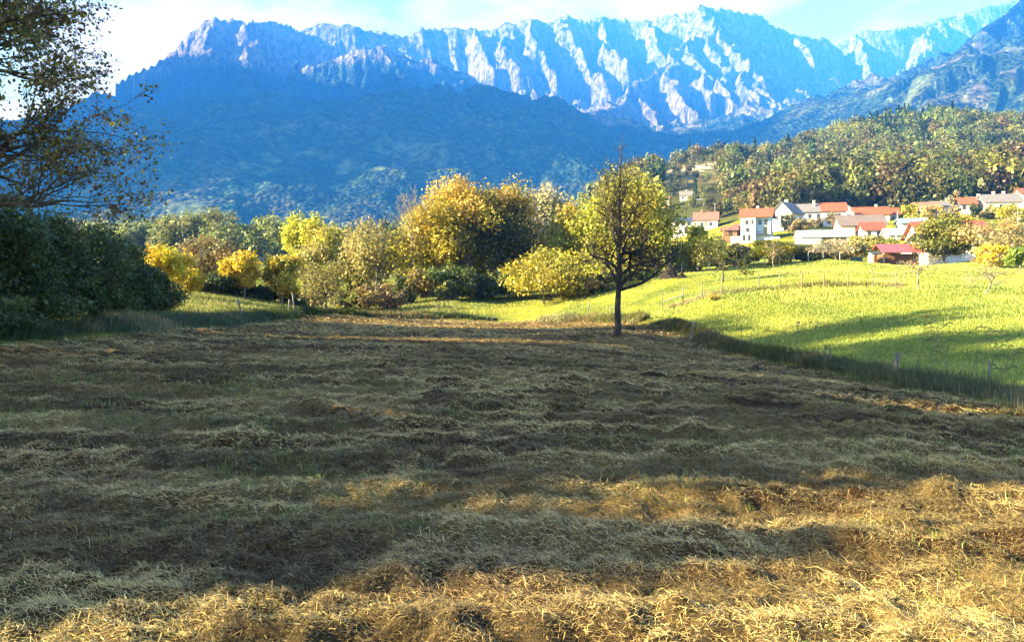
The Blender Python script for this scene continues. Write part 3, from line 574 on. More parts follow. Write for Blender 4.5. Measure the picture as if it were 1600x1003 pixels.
# the big grove in the middle and the growth under it
for i, (p, top, Y, w, cs, tcs, b, nm, lab, nl_, sh, st) in enumerate([
    (668, 297, 106, 105, [(.56,.44,.04),(.48,.40,.04),(.36,.33,.04)], None, .08, 'grove_tree', 'golden yellow tree at the left end of the big grove', 15000, 'tall', 2),
    (728, 276, 107, 120, GOLD[1:]+OLV, ORG+[(.40,.24,.03)], .14, 'grove_tree', 'tallest grove tree with an orange tinted top', 17000, 'tall', 3),
    (792, 284, 109, 95, [(.10,.10,.022),(.07,.08,.02),(.15,.13,.025)], ORG, .1, 'grove_tree', 'dark olive grove tree with an orange crest', 16000, 'tall', 2),
    (700, 288, 112, 90, [(.42,.36,.04),(.34,.31,.04),(.26,.25,.035)], GOLD, .1, 'grove_tree', 'olive gold tree filling the grove between the golden and the orange topped trees', 11000, 'tall', 2),
    (764, 284, 114, 85, [(.24,.23,.035),(.18,.18,.03),(.30,.26,.04)], ORG, .1, 'grove_tree', 'olive tree filling the grove between the orange topped and the dark trees', 11000, 'tall', 2),
    (848, 274, 122, 80, PALE, None, .12, 'pale_tree', 'pale greyish cream tree behind the grove', 6500, 'tall', 1),
    (893, 312, 108, 90, YG, [(.42,.30,.05)], .1, 'field_maple', 'yellow green tree between the pale tree and the bare tree', 7500, 'round', 2),
    (868, 385, 94, 145, [(.46,.38,.035),(.40,.34,.035),(.27,.26,.04)], None, .0, 'yellow_thicket', 'wide bright yellow thicket at the foot of the grove', 11000, 'round', 4),
    (942, 296, 104, 90, YG, None, .08, 'linden_tree', 'yellow green tree behind the left side of the bare tree', 8000, 'tall', 2),
    (990, 258, 101, 120, [(.36,.34,.045),(.44,.37,.045),(.24,.25,.04)], None, .04, 'linden_tree', 'tallest yellow green tree directly behind the bare tree', 18000, 'tall', 2),
    (1022, 320, 103, 60, OLV+YG, None, .1, 'linden_tree', 'green tree behind the right side of the bare tree', 5500, 'tall', 1),
    (625, 415, 98, 44, DG+[(.08,.12,.03)], None, .0, 'green_shrub', 'upright green shrub left of the grove foot', 2200, 'cone', 1),
    (590, 440, 90, 66, RUS, None, .0, 'rusty_shrub', 'reddish shrub at the edge of the field left of the grove', 3000, 'round', 3),
    (548, 452, 92, 50, OLV, None, .0, 'olive_shrub', 'low olive shrub between the gnarled tree and the reddish shrub', 2200, 'round', 3),
    (662, 418, 99, 60, RUS+OLV+YG, None, .0, 'mixed_shrub', 'red and green shrub under the golden grove tree', 3200, 'round', 3),
    (705, 408, 98, 70, [(.06,.10,.025),(.09,.13,.03),(.16,.17,.04)], None, .0, 'green_shrub', 'broad green shrub under the middle of the grove', 3800, 'round', 3),
    (758, 430, 101, 80, DG, None, .0, 'dark_shrub', 'dark shrub in the shade of the grove', 3600, 'round', 3),
    (805, 415, 98, 50, [(.06,.10,.025),(.10,.13,.03)], None, .0, 'green_shrub', 'green shrub between the grove and the yellow thicket', 2600, 'round', 2),
    (925, 420, 94, 80, DG+RUS, None, .0, 'dark_shrub', 'dark reddish shrub left of the bare tree trunk', 3400, 'round', 3),
    (985, 415, 98, 80, YG+DG, None, .0, 'green_shrub', 'yellow green shrub behind the bare tree trunk', 3400, 'round', 3)]):
    x, y, H, Wd = place(p, top, Y, w)
    make_tree(nm, lab, 'bush' if ('shrub' in nm or 'thicket' in nm) else 'tree', x, y, H*1.03, Wd*(1.4 if nm == 'grove_tree' else 1.25), [tuple(q*.8 for q in c_) for c_ in cs], [1]*len(cs), nl_, max(.22, Y*.0034), b, 34 if nl_ > 6000 else 18, seed=70+i, shape=sh, stems=st, topcs=tcs, bark=BARKL if nm in ('pale_tree',) else BARK)
# hazy wood beyond, on the left
for i, (p, top, Y, w) in enumerate([(165,338,250,60),(200,345,240,50),(232,340,245,55),(262,335,235,60),(300,328,235,70),(338,322,230,80),(345,350,215,60),(378,345,240,60),(415,330,225,80),(445,340,240,60),(560,345,210,60),(605,338,200,60),(530,350,230,60),(505,348,235,50)]):
    x, y, H, Wd = place(p, top, Y, w)
    make_tree('wood_tree', ['broad green wood tree', 'dull green wood tree', 'olive wood tree'][i % 3]+[' behind the bank at the far left of the wood', ' left of the round topped wood trees', ' between two taller wood trees at the left', ' with a narrow crown near the left of the wood', ' with a domed crown in the middle of the wood', ' forming the highest dome of the wood', ' standing low in front of the highest dome', ' right of the highest dome of the wood', ' left of the yellow green poplar', ' directly behind the yellow green poplar', ' seen between the poplar and the birch', ' seen just left of the bare thin tree', ' behind the tan leaved tree', ' half hidden behind the yellow green poplar'][i], 'tree', x, y, H, Wd*1.15, WOODG+[(.16,.14,.05)], [2, 2, 2, 1], 3600, .75, .02, 24, seed=100+i, group='trees of the wood on the left')
# orchard, garden and village trees
for i, (p, top, Y, w, cs, b, nm, lab, nl_, lf, bk) in enumerate([
    (1208, 377, 95, 40, BRN, .3, 'orchard_tree', 'small thin orchard tree left of the fenced meadow rise', 250, .2, BARKL),
    (1305, 376, 98, 62, [(.38,.31,.22),(.30,.25,.16)], .28, 'orchard_tree', 'thinly leaved pale orchard tree near the green crate', 1300, .18, BARKL),
    (1475, 347, 108, 88, [(.16,.17,.03),(.10,.12,.025),(.22,.20,.03)], .12, 'walnut_tree', 'dense round dark green tree beside the crimson roofed shed', 9000, .34, BARK),
    (1562, 345, 100, 95, [(.36,.27,.10),(.30,.24,.13),(.24,.2,.08)], .1, 'orange_tree', 'thin orange and grey tree at the right edge', 3500, .3, BARKL),
    (1548, 385, 92, 50, ORG+YEL, .1, 'orange_bush', 'orange bush under the thin tree at the right edge', 2200, .28, BARKL),
    (1594, 383, 84, 34, [(.13,.22,.03),(.20,.27,.04)], .2, 'green_tree', 'small bright green tree with a pale trunk at the right edge', 2600, .28, BARKL),
    (1093, 358, 122, 60, YEL+YG, .05, 'yellow_tree', 'yellow tree below the long white house', 3800, .4, BARK),
    (1068, 385, 126, 46, TAN+YG, .0, 'garden_bush', 'tan bush right of the dark heap', 2000, .4, BARK),
    (1042, 375, 130, 50, OLV+YG, .0, 'garden_bush', 'olive bush behind the dark heap', 2400, .4, BARK),
    (1120, 378, 140, 50, DG+OLV, .0, 'garden_bush', 'dark bush behind the orchard tree crown', 2200, .45, BARK),
    (1155, 385, 130, 50, BRN+RUS, .0, 'garden_bush', 'brown bush below the brick shed', 2400, .4, BARK),
    (1200, 378, 118, 60, YEL, .0, 'yellow_bush', 'bright yellow bush below the tall mint house', 3400, .36, BARK),
    (1235, 381, 120, 62, YEL+TAN, .0, 'yellow_bush', 'yellow bush right of the brightest yellow bush', 3200, .36, BARK),
    (1270, 384, 124, 50, GOLD+DG, .0, 'garden_bush', 'gold and green bush in front of the white roofed barn', 2600, .38, BARK),
    (1262, 400, 116, 50, DG, .0, 'garden_bush', 'low dark bush under the gold and green bush', 1800, .36, BARK),
    (1310, 376, 128, 60, BRN+TAN, .0, 'brown_bush', 'brown twiggy bush right of the white roofed barn', 2800, .38, BARK),
    (1345, 382, 116, 40, GOLD[:2]+TAN, .3, 'small_maple', 'small golden tree behind the green crate', 1800, .34, BARK),
    (1355, 367, 140, 50, OLV, .0, 'garden_bush', 'olive bush below the small white house', 2000, .42, BARK),
    (1385, 369, 142, 50, OLV+YG, .0, 'garden_bush', 'olive yellow bush behind the crimson roofed shed', 2000, .42, BARK),
    (1250, 344, 195, 36, BRN+TAN, .0, 'garden_bush', 'brown bush in front of the grey gabled house', 1200, .6, BARK),
    (1233, 336, 200, 26, TAN+ORG, .1, 'garden_tree', 'small orange tree against the grey gabled house', 900, .55, BARK),
    (1303, 334, 205, 22, BRN, .2, 'garden_tree', 'small brown tree against the long white house wall', 700, .55, BARK),
    (1277, 340, 208, 20, BRN, .2, 'garden_tree', 'thin brown tree left along the long white house wall', 600, .55, BARK),
    (1425, 318, 200, 26, YG, .0, 'garden_bush', 'light green bush left of the upper right houses', 1000, .55, BARK),
    (1455, 322, 190, 30, TAN+ORG, .0, 'garden_tree', 'tan tree in front of the upper right houses', 1000, .55, BARK),
    (1492, 298, 195, 18, [(.36,.28,.16)], .05, 'slim_tree', 'slim tan tree between the upper right houses', 800, .5, BARK),
    (1497, 330, 180, 40, GOLD+DG, .0, 'garden_bush', 'gold and dark bush below the orange roofed upper house', 1500, .5, BARK),
    (1523, 318, 185, 14, DG, .0, 'cypress_tree', 'narrow dark green conifer in front of the grey roofed house', 900, .45, BARK),
    (1550, 322, 185, 32, RUS+TAN, .0, 'garden_bush', 'reddish bush in front of the grey roofed house', 1200, .5, BARK),
    (1540, 350, 150, 44, OLV+BRN, .0, 'garden_bush', 'olive brown bush right of the big red roof', 2000, .45, BARK),
    (1585, 320, 170, 50, TAN+YG, .0, 'garden_bush', 'tan green bush on the slope at the right edge', 2000, .5, BARK),
    (1580, 355, 140, 60, TAN+BRN, .0, 'garden_bush', 'tan twiggy bush above the orange tree at the right edge', 2200, .42, BARK)]):
    if 1040 <= p <= 1320 and 115 <= Y <= 142: Y = 104+(Y-116)*.35; nl_ = int(nl_*1.3)
    x, y, H, Wd = place(p, top, Y, w)
    make_tree(nm, lab, 'tree' if 'tree' in nm or 'maple' in nm else 'bush', x, y, max(H*1.12, 1.2), Wd*1.3, cs, [1]*len(cs), nl_, lf, b, 26 if nl_ > 5000 else 14, seed=140+i, bark=bk, shape='tall' if nm in ('cypress_tree', 'slim_tree') else 'round')

# trees grown limb by limb: bare or thinly leaved
def grow(r, acc, tips, p, d, Ln, rad, lev, par):
    n_ = par.get('seg', 5); pts = [p]; d = d/np.linalg.norm(d)
    for i in range(n_):
        d = d+r.normal(0, par['wob'], 3)+np.array([0, 0, par['up']]); d /= np.linalg.norm(d); p = p+d*Ln/n_; pts.append(p)
    pts = np.array(pts); rd = np.linspace(rad, max(rad*par.get('tap', .35), .006*par.get('thin', 1)), n_+1); tube(acc, pts, rd, 6 if rad > .05 else (4 if rad > .02 else 3))
    if lev == 0: tips.extend(list(pts[1:])); return
    for k_ in range(par['n'][lev]):
        f = r.uniform(par['f0'], 1) if k_ else 1.; i = min(int(f*n_), n_-1); q_ = pts[i]+(pts[i+1]-pts[i])*(f*n_-i)
        a = r.normal(0, 1, 3); a -= d*(a@d); a /= np.linalg.norm(a); ang_ = r.uniform(*par['ang']) if k_ else r.uniform(.0, .3)
        nd = d*math.cos(ang_)+a*math.sin(ang_)
        grow(r, acc, tips, q_, nd, Ln*r.uniform(*par['ls']), np.interp(f, [0, 1], [rad, rd[-1]])*.68, lev-1, par)
def twig_leaves(r, tips, nleaf, sig, leaf, cs):
    T = np.array(tips); i = r.integers(0, len(T), nleaf); P = T[i]+r.normal(0, sig, (nleaf, 3)); return leafquads(P, leaf, pal(r, nleaf, cs, [1]*len(cs), .3), r)
# the bare tree in the field
x, y = px(965, 525, 48)[:2]; zb = gzs(x, y)+.02
t = thing('bare_tree', 'tall nearly leafless dark tree standing alone at the edge of the mown field', 'tree', (x, y, zb))
r = np.random.default_rng(901); acc = newacc(); tips = []
s48 = 48/F
tk = np.array([(965,528),(966,505),(965,480),(966,450),(967,420),(966,390),(968,350),(967,310),(969,275),(970,245),(972,205)], float)
tp = np.stack([(tk[:, 0]-965)*s48+r.normal(0, .03, len(tk)), r.normal(0, .05, len(tk)), (525-tk[:, 1])*s48], 1)
tube(acc, tp, [.34,.22,.19,.18,.16,.14,.12,.095,.065,.035,.012], 9)
par = {'wob': .26, 'up': .07, 'n': [0, 4, 5, 6], 'f0': .2, 'ang': (.5, 1.2), 'ls': (.4, .62), 'tap': .45, 'seg': 6, 'thin': 2.2}
for zz, az, Ln, el, ra in [(3.1, .2, 3.4, .55, .12), (3.3, 2.9, 2.6, .9, .11), (3.9, -.4, 3.0, 1.0, .10), (4.1, 3.4, 2.8, .9, .10), (4.4, 1.2, 2.3, .9, .09), (4.9, 4.6, 2.3, .9, .09), (5.2, .1, 2.9, .9, .09), (5.6, 3.0, 2.7, 1.0, .085), (6.0, -.7, 2.4, 1.0, .07), (6.4, 2.3, 2.3, 1.0, .07), (6.9, .5, 2.2, 1.0, .06), (7.3, 3.6, 2.1, 1.0, .06), (7.9, 5., 1.7, 1.1, .05), (8.3, 1., 1.7, 1.1, .05), (8.8, 3.1, 1.5, 1.1, .04), (9.4, .1, 1.3, 1.1, .035), (10., 2.6, 1.1, 1.1, .03), (10.6, 5.5, .9, 1.1, .025), (11.2, 1.5, .8, 1.2, .02)]:
    a = np.array([np.interp(zz, tp[:, 2], tp[:, j]) for j in range(3)]); d = np.array([math.cos(az)*math.cos(el), math.sin(az)*math.cos(el), math.sin(el)])
    grow(r, acc, tips, a, d, Ln*1.08, ra*1.1, 3 if Ln > 1.4 else 2, par)
# the long low limb on the right
lb = np.stack([(np.array([968,985,1005,1025,1040,1052])-965)*s48, np.array([0,-.1,.1,.1,.3,.3]), (525-np.array([452,447,441,428,412,400]))*s48], 1)
tube(acc, lb, [.13,.12,.10,.085,.06,.04], 6)
for i in range(2, 6): grow(r, acc, tips, lb[i], np.array([.4, r.normal(0, .5), 1.]), 1.5, .045, 2, par)
accmesh(acc, 'trunk', BLACKBARK, t); V, Q, c = twig_leaves(r, tips, 1000, .14, .11, OLV+YG); np_mesh('crown', V, Q, LEAF, t, cols=c)
# others of the same make
def grown(name, label, p, Y, H, cs, nleaf, leaf, seed, n=(0, 4, 4, 4), nlimb=6, fork=.28, L0=.5, r0=.02, up=.03, wob=.2, ang=(.4, 1.), el=(.4, 1.1), lean=0., bark=BARK, sig=.15, cat='tree', lev=3, xy=None, group=None):
    if xy is None: x, y = (p-800)/F*Y, Y
    else: x, y = xy
    t = thing(name, label, cat, (x, y, gzs(x, y)-.03), 0, group); r = np.random.default_rng(seed); acc = newacc(); tips = []
    f = np.linspace(0, 1, 6); hf = H*fork*1.5; pts = np.stack([lean*hf*f+r.normal(0, .02*H, 6)*f, r.normal(0, .02*H, 6)*f, -.2+(hf+.2)*f], 1)
    tube(acc, pts, r0*H*(1-.45*f)*(1+.4*np.exp(-f*8)), 8)
    par = {'wob': wob, 'up': up, 'n': list(n), 'f0': .25, 'ang': ang, 'ls': (.45, .68), 'tap': .4, 'thin': max(1, Y/40)}
    for i in range(nlimb):
        q_ = r.uniform(.6, 1); a = np.array([np.interp(q_, f, pts[:, j]) for j in range(3)]); az = i*2.4+r.normal(0, .3); e = r.uniform(*el)
        grow(r, acc, tips, a, np.array([math.cos(az)*math.cos(e), math.sin(az)*math.cos(e), math.sin(e)]), H*L0*r.uniform(.8, 1.15), r0*H*.45, lev, par)
    accmesh(acc, 'trunk', bark, t)
    if nleaf: V, Q, c = twig_leaves(r, tips, nleaf, sig, leaf, cs); np_mesh('crown', V, Q, LEAF, t, cols=c)
    return t
grown('apple_tree', 'dark forked orchard tree casting its shadow over the lawn behind the fence', 1130, 80, 5.4, DG+OLV, 1900, .17, 911, nlimb=7, fork=.25, L0=.42)
grown('gnarled_tree', 'gnarled old tree with a dark twisted trunk at the left edge of the field', 508, 68, 4.9, OLV+BRN+[(.26,.22,.06)], 3200, .17, 912, nlimb=8, fork=.3, L0=.42, r0=.035, wob=.3, el=(.1, 1.), sig=.22)
grown('pollard_tree', 'pruned fruit tree with a pale forked trunk in front of the crimson roofed shed', 1434, 62, 2.9, TAN, 260, .1, 913, nlimb=7, fork=.38, L0=.4, r0=.035, el=(.2, .8), n=(0, 3, 4, 4), bark=BARKL)
grown('leaning_tree', 'leaning pruned fruit tree with spreading bare limbs on the bright meadow', 1536, 58, 2.9, TAN, 200, .1, 914, nlimb=7, fork=.36, L0=.5, r0=.03, el=(.0, .6), lean=.6, n=(0, 3, 4, 4), bark=BARKL)
grown('bare_sapling', 'tall thin leafless tree rising left of the big grove', 640, 103, 13., TAN, 120, .2, 915, nlimb=9, fork=.5, L0=.30, r0=.009, el=(1.0, 1.4), up=.1, bark=BARKL)
# the tree reaching in from the left, above the hedge: built limb by limb
x, y = -13.9, 18.5
t = thing('overhanging_tree', 'big tree with thinning brown and green leaves reaching in at the upper left', 'tree', (x, y, gzs(x, y)-.05)); r = np.random.default_rng(921); acc = newacc(); tips = []
f = np.linspace(0, 1, 8); pts = np.stack([r.normal(0, .12, 8)*f, r.normal(0, .12, 8)*f, -.2+13.5*f], 1); tube(acc, pts, .34*(1-.8*f)*(1+.4*np.exp(-f*9)), 10)
par = {'wob': .14, 'up': .02, 'n': [0, 4, 5, 4], 'f0': .2, 'ang': (.35, .9), 'ls': (.42, .62), 'tap': .35, 'thin': 1}
for i in range(40):
    zz = r.uniform(2.8, 12.8); a = np.array([np.interp(zz, pts[:, 2], pts[:, j]) for j in range(3)])
    az = r.normal(-.25, .8) if i < 34 else r.uniform(0, 6.28); e = r.uniform(-.05, .6); grow(r, acc, tips, a, np.array([math.cos(az)*math.cos(e), math.sin(az)*math.cos(e), math.sin(e)]), r.uniform(2.3, 3.4)*(1.05-.035*zz), .085, 3, par)
accmesh(acc, 'trunk', BARK, t); V, Q, c = twig_leaves(r, tips, 30000, .11, .088, [(.16,.15,.03),(.12,.14,.03),(.17,.10,.045),(.10,.07,.035),(.27,.23,.045)]); np_mesh('crown', V, Q, LEAF, t, cols=c)
# tall trees left of the view that shade the field
for i, (x, y, H, Wd, nl_) in enumerate([(-22,7.6,15,9,9500),(-30,14.3,21,10,14000),(-33,22.6,24.5,10.5,15000),(-36,31,25.5,10.5,15000),(-44,39.5,28,11,15000),(-52,47,26,11,13000),(-24,2.4,9.9,5.6,4000),(-26,1.9,12.5,1.7,1500),(-21,11.2,9,6,4500),(-23.5,18.5,10.5,7,5000),(-28,27,13,8,6000)]):
    make_tree('shade_tree', 'tall leafy tree left of the view that shades the mown field', 'tree', x, y, H, Wd, DG+OLV, [2]*4+[1]*3, nl_, .42, .12, 40, seed=200+i, group='tall trees shading the field')

# ------------------------------------------------------------------ wooded hill: the nearest trees one by one, the rest as one wood
r = np.random.default_rng(77)
def far_crown(r, kind, n_, cs, leaf):
    if kind == 'conifer':
        h = r.random(n_)**.75; th = r.uniform(0, 6.283, n_); rr = (1-h)*.24*np.sqrt(r.random(n_))*(1+.35*np.sin(h*55)); P = np.stack([rr*np.cos(th), rr*np.sin(th), .08+h*.92], 1)
        return leafquads(P, leaf*.8, pal(r, n_, cs, [1]*len(cs), .3), r)
    cen, lq = lump_crown(r, (0, 0), .42, .46, .50, 15, n_, leaf, np.array(cs)*np.array([.68, .68, .5]), [1]*len(cs), lr=(.34, .52), ow=2.0, var=.5); CEN.append(cen); return lq
HK = [('leafy', [(.085,.095,.03),(.11,.11,.035),(.07,.08,.028)]), ('leafy', [(.13,.135,.04),(.12,.13,.04),(.09,.105,.035)]), ('leafy', [(.14,.115,.05),(.17,.125,.055),(.11,.10,.045)]), ('leafy', [(.20,.20,.045),(.15,.17,.045)]), ('conifer', [(.03,.055,.025),(.04,.065,.025)])]
VAR = []; CEN = []
for kd, cs in HK:
    for s_ in range(2):
        VAR.append((kd, far_crown(r, kd, 600, cs, .078)))
cand = []
while len(cand) < 2900:
    p = r.uniform(880, 1720); Y = r.uniform(236, 760); X = (p-800)/F*Y
    cand.append((p, Y, X))
cand = np.array(cand); CZ = gz(cand[:, 2], cand[:, 1]); qy = HZ-(CZ-EYE)*F/cand[:, 1]
keep = (qy < np.interp(cand[:, 0], [880,960,1040,1110,1200,1320,1440,1520,1600,1720], [330,326,304,342,346,342,338,322,314,306]))
keep &= ~((cand[:, 0] > 1035) & (cand[:, 0] < 1125) & (cand[:, 1] > 345) & (cand[:, 1] < 528) & (r.random(len(cand)) < np.where(cand[:, 1] > 395, .50, .5)))
keep &= ~((abs(cand[:, 0]-1553) < 13) & (abs(qy-252) < 18))
keep &= ~((cand[:, 0] < 980) & (cand[:, 1] < 400))
cand = cand[keep]; CZ = CZ[keep]; qy = qy[keep]
con = ((cand[:, 1] > 560) & (abs(cand[:, 0]-1410) < 65) & (r.random(len(cand)) < .5)) | (r.random(len(cand)) < .035)
order = np.argsort(cand[:, 1]-((cand[:, 1] > 600) & con)*250.); inframe = (cand[:, 0] < 1625)
HT = 7+12*r.random(len(cand))**1.3*np.where(con, 1.25, 1); vi = np.where(con, r.integers(8, 10, len(cand)), r.integers(0, 8, len(cand)))
VM = []
for i, (kd, (V, Q, c)) in enumerate(VAR):
    TR = newacc(); tube(TR, [(0, 0, -.05), (0, 0, .25), (.01, 0, .7), (.0, 0, .95 if kd == 'conifer' else .75)], [.022, .018, .009, .004], 5)
    for ce in (CEN[i] if kd != 'conifer' else []): tube(TR, [(0, 0, .22), (ce[0]*.5, ce[1]*.5, .25+(ce[2]-.25)*.6), tuple(ce)], [.008, .006, .003], 3)
    a_ = np.concatenate(TR['V']); q_ = np.concatenate(TR['Q']); VV = np.concatenate([V, a_]); QQ = np.concatenate([Q, q_+len(V)]); cc_ = np.concatenate([c, np.full((len(q_), 3), .05)])
    VM.append((VV, QQ, cc_))
lab = ['green leafy tree on the wooded hillside behind the village', 'olive brown leafy tree on the wooded hillside behind the village', 'russet leafy tree on the wooded hillside behind the village', 'yellowing leafy tree on the wooded hillside behind the village', 'dark conifer on the wooded hillside behind the village']
protos = {}; nind = 0; SV = []; SQ = []; SC = []; off = 0
for k_ in order:
    v = int(vi[k_]); s_ = HT[k_]*(.5 if (1000 < cand[k_, 0] < 1130 and cand[k_, 1] < 400) else (.45 if 1035 < cand[k_, 0] < 1122 and cand[k_, 1] < 528 else 1)); rz_ = r.uniform(0, 6.28); wide = r.uniform(.8, 1.15)
    if inframe[k_] and nind < 290:
        nm = 'conifer_tree' if v >= 8 else 'hillside_tree'
        if v not in protos: o = np_mesh(nm, *VM[v][:2], FLEAF, cols=VM[v][2]); protos[v] = o
        else: o = protos[v].copy(); COL.objects.link(o)
        o.name = nm; o.location = (cand[k_, 2], cand[k_, 1], CZ[k_]-.2); o.scale = (s_*wide, s_*wide, s_); o.rotation_euler = (0, 0, rz_)
        tag(o, lab[v//2], 'tree', ['green', 'olive brown', 'russet', 'yellowing', 'conifer'][v//2]+' trees of the wooded hillside'); nind += 1
    else:
        V, Q, c = VM[v]; cs_, sn = math.cos(rz_), math.sin(rz_); x_ = V[:, 0]*s_*wide; y_ = V[:, 1]*s_*wide
        SV.append(np.stack([x_*cs_-y_*sn+cand[k_, 2], x_*sn+y_*cs_+cand[k_, 1], V[:, 2]*s_+CZ[k_]-.2], 1)); SQ.append(Q+off); off += len(V); SC.append(c*r.uniform(.7, 1.3)*(1+r.normal(0, .07, 3)))
# small lit rise far left, and scattered wood in the valley
for i in range(260):
    p = r.uniform(-60, 420) if i < 150 else r.uniform(420, 1000); Y = r.uniform(560, 860) if i < 150 else r.uniform(300, 800); X = (p-800)/F*Y; v = r.integers(0, 8); V, Q, c = VM[v]; s_ = r.uniform(10, 17)
    SV.append(V*s_+np.array([X, Y, gzs(X, Y)-.3])); SQ.append(Q+off); off += len(V); SC.append(c*r.uniform(.7, 1.2))
tag(np_mesh('distant_wood', np.concatenate(SV), np.concatenate(SQ), FLEAF, cols=np.concatenate(SC)), 'mixed autumn wood covering the far hillside', 'wood', kind='stuff')
print('hill trees', nind, len(SV))

# ------------------------------------------------------------------ buildings
def pm(name, V, Fc, mat, parent, bev=0):
    me = bpy.data.meshes.new(name); me.from_pydata([tuple(map(float, v)) for v in V], [], Fc); me.materials.append(mat); me.update()
    o = bpy.data.objects.new(name, me); COL.objects.link(o); o.parent = parent; return o
def boxes(name, B, mat, parent):              # B: list of (x0,x1,y0,y1,z0,z1)
    V = []; Fc = []
    for (x0, x1, y0, y1, z0, z1) in B:
        b = len(V); V += [(x0,y0,z0),(x1,y0,z0),(x1,y1,z0),(x0,y1,z0),(x0,y0,z1),(x1,y0,z1),(x1,y1,z1),(x0,y1,z1)]
        Fc += [tuple(b+i for i in f) for f in ((0,3,2,1),(4,5,6,7),(0,1,5,4),(1,2,6,5),(2,3,7,6),(3,0,4,7))]
    return pm(name, V, Fc, mat, parent)
def wall_prism(name, w, d, h, rh, mat, parent, x0=0., along='x', dn=2.):
    w2, d2 = w/2, d/2
    if along == 'x': V = [(-w2,-d2,-dn),(w2,-d2,-dn),(w2,d2,-dn),(-w2,d2,-dn),(-w2,-d2,h),(w2,-d2,h),(w2,d2,h),(-w2,d2,h),(-w2,0,h+rh),(w2,0,h+rh)]; Fc = [(0,1,5,4),(2,3,7,6),(1,2,6,9,5),(3,0,4,8,7),(0,3,2,1),(4,5,9,8),(6,7,8,9)]
    else: V = [(-w2,-d2,-dn),(w2,-d2,-dn),(w2,d2,-dn),(-w2,d2,-dn),(-w2,-d2,h),(w2,-d2,h),(w2,d2,h),(-w2,d2,h),(0,-d2,h+rh),(0,d2,h+rh)]; Fc = [(0,1,5,8,4),(2,3,7,9,6),(1,2,6,5),(3,0,4,7),(0,3,2,1),(5,6,9,8),(7,4,8,9)]
    return pm(name, [(v[0]+x0, v[1], v[2]) for v in V], Fc, mat, parent)
def roof_slabs(w, d, h, rh, mat, parent, x0=0., along='x', ov=.5, th=.2, gap=.015):
    a, b = (w, d) if along == 'x' else (d, w); a2 = a/2+ov; b2 = b/2+ov*.9; s = rh/(b/2); e = h-s*ov*.9+gap; t_ = h+rh+gap; V = []
    sec = [(-b2, e), (0, t_), (b2, e), (b2, e+th), (0, t_+th), (-b2, e+th)]
    for q_ in (-a2, a2):
        for (y_, z_) in sec: V.append((q_, y_, z_) if along == 'x' else (y_, q_, z_))
    V = [(v[0]+x0, v[1], v[2]) for v in V]
    Fc = [(0,1,7,6),(1,2,8,7),(2,3,9,8),(3,4,10,9),(4,5,11,10),(5,0,6,11),(0,5,4,1),(1,4,3,2),(6,7,10,11),(7,8,9,10)]
    return pm('roof', V, Fc, mat, parent)
def window(parent, xc, z0, w, h, y, name='window', pane=GLASS, fr=FRAME, side=None):
    # front wall at y = const facing -y; side = +-1 puts it on the gable wall x = y
    t_ = .09
    B = [(xc-w/2-t_, xc-w/2, y-.05, y+.02, z0-t_, z0+h+t_), (xc+w/2, xc+w/2+t_, y-.05, y+.02, z0-t_, z0+h+t_), (xc-w/2, xc+w/2, y-.05, y+.02, z0+h, z0+h+t_), (xc-w/2, xc+w/2, y-.09, y+.02, z0-t_, z0)]
    G = [(xc-w/2, xc+w/2, y-.02, y+.02, z0, z0+h)]
    if side: B, G = [[(y+(-.05 if side < 0 else -.02), y+(.02 if side < 0 else .05), a[0], a[1], a[4], a[5]) for a in K] for K in (B, [G[0]])]; G = [(y-.025, y+.025, *G[0][2:])]
    f = boxes(name, B, fr, parent); boxes('pane', G, pane, f); return f
def base(p, q, Y): return px(p, q, Y)
def house(label, p, q, Y, w, d, h, rh, wm, rm, rz=-.35, wins=(), swins=(), chim=(), along='x', name='house', cat='house', door=None, ov=.5, group='houses of the village'):
    b = base(p, q, Y); t = thing(name, label, cat, tuple(b), rz, group); wall_prism('wall', w, d, h, rh, wm, t, along=along); rf = roof_slabs(w, d, h, rh, rm, t, along=along, ov=ov)
    for (xc, z0, ww, hh_) in wins: window(t, xc, z0, ww, hh_, -d/2)
    for (yc, z0, ww, hh_, sd_) in swins: window(t, yc, z0, ww, hh_, sd_*w/2, side=sd_)
    for (xc, yc) in chim: boxes('chimney', [(xc-.3, xc+.3, yc-.3, yc+.3, h+rh*.3, h+rh+.9), (xc-.38, xc+.38, yc-.38, yc+.38, h+rh+.9, h+rh+1.05)], CONC, rf)
    if door: boxes('door', [(door[0]-.5, door[0]+.5, -d/2-.04, -d/2+.02, 0, 2.1)], DARKW, t)
    return t
def row(xs, z0, w=.95, h=1.2): return [(x, z0, w, h) for x in xs]
# tall mint house, its recessed right half coloured blue for shade
b = base(1183, 377, 200); t = thing('house', 'tall three storey pale mint house, right half tinted blue for shade, with an orange roof', 'house', tuple(b), -.42, 'houses of the village')
boxes('wall', [(-3.8, .0, -4.2, 3.5, -2, 6.4)], MINT, t); boxes('wall', [(.02, 3.7, -2.9, 3.5, -2, 6.4)], SHADEW, t)['label'] = 'right half of the wall, blue shade put into its colour'
pm('gable', [(-3.8,-3.6,6.4),(-3.8,3.5,6.4),(-3.8,-.3,8.5),(3.7,-3.6,6.4),(3.7,3.5,6.4),(3.7,-.3,8.5)], [(0,2,1),(3,4,5)], MINT, t)
rf = roof_slabs(7.6, 7.9, 6.45, 2.2, T_OR, t, ov=.6); boxes('chimney', [(-.2, .4, .2, .8, 7.2, 9.6)], CONC, rf)
for (xc, z0, w_, h_2) in [(-2.2, 4.3, .9, 1.1), (-2.0, 2.2, .9, 1.2), (-2.9, -.1, .7, 1.6), (-1.6, -.1, .7, 1.6), (-.8, 4.3, .6, 1.1)]: window(t, xc, z0, w_, h_2, -4.2)
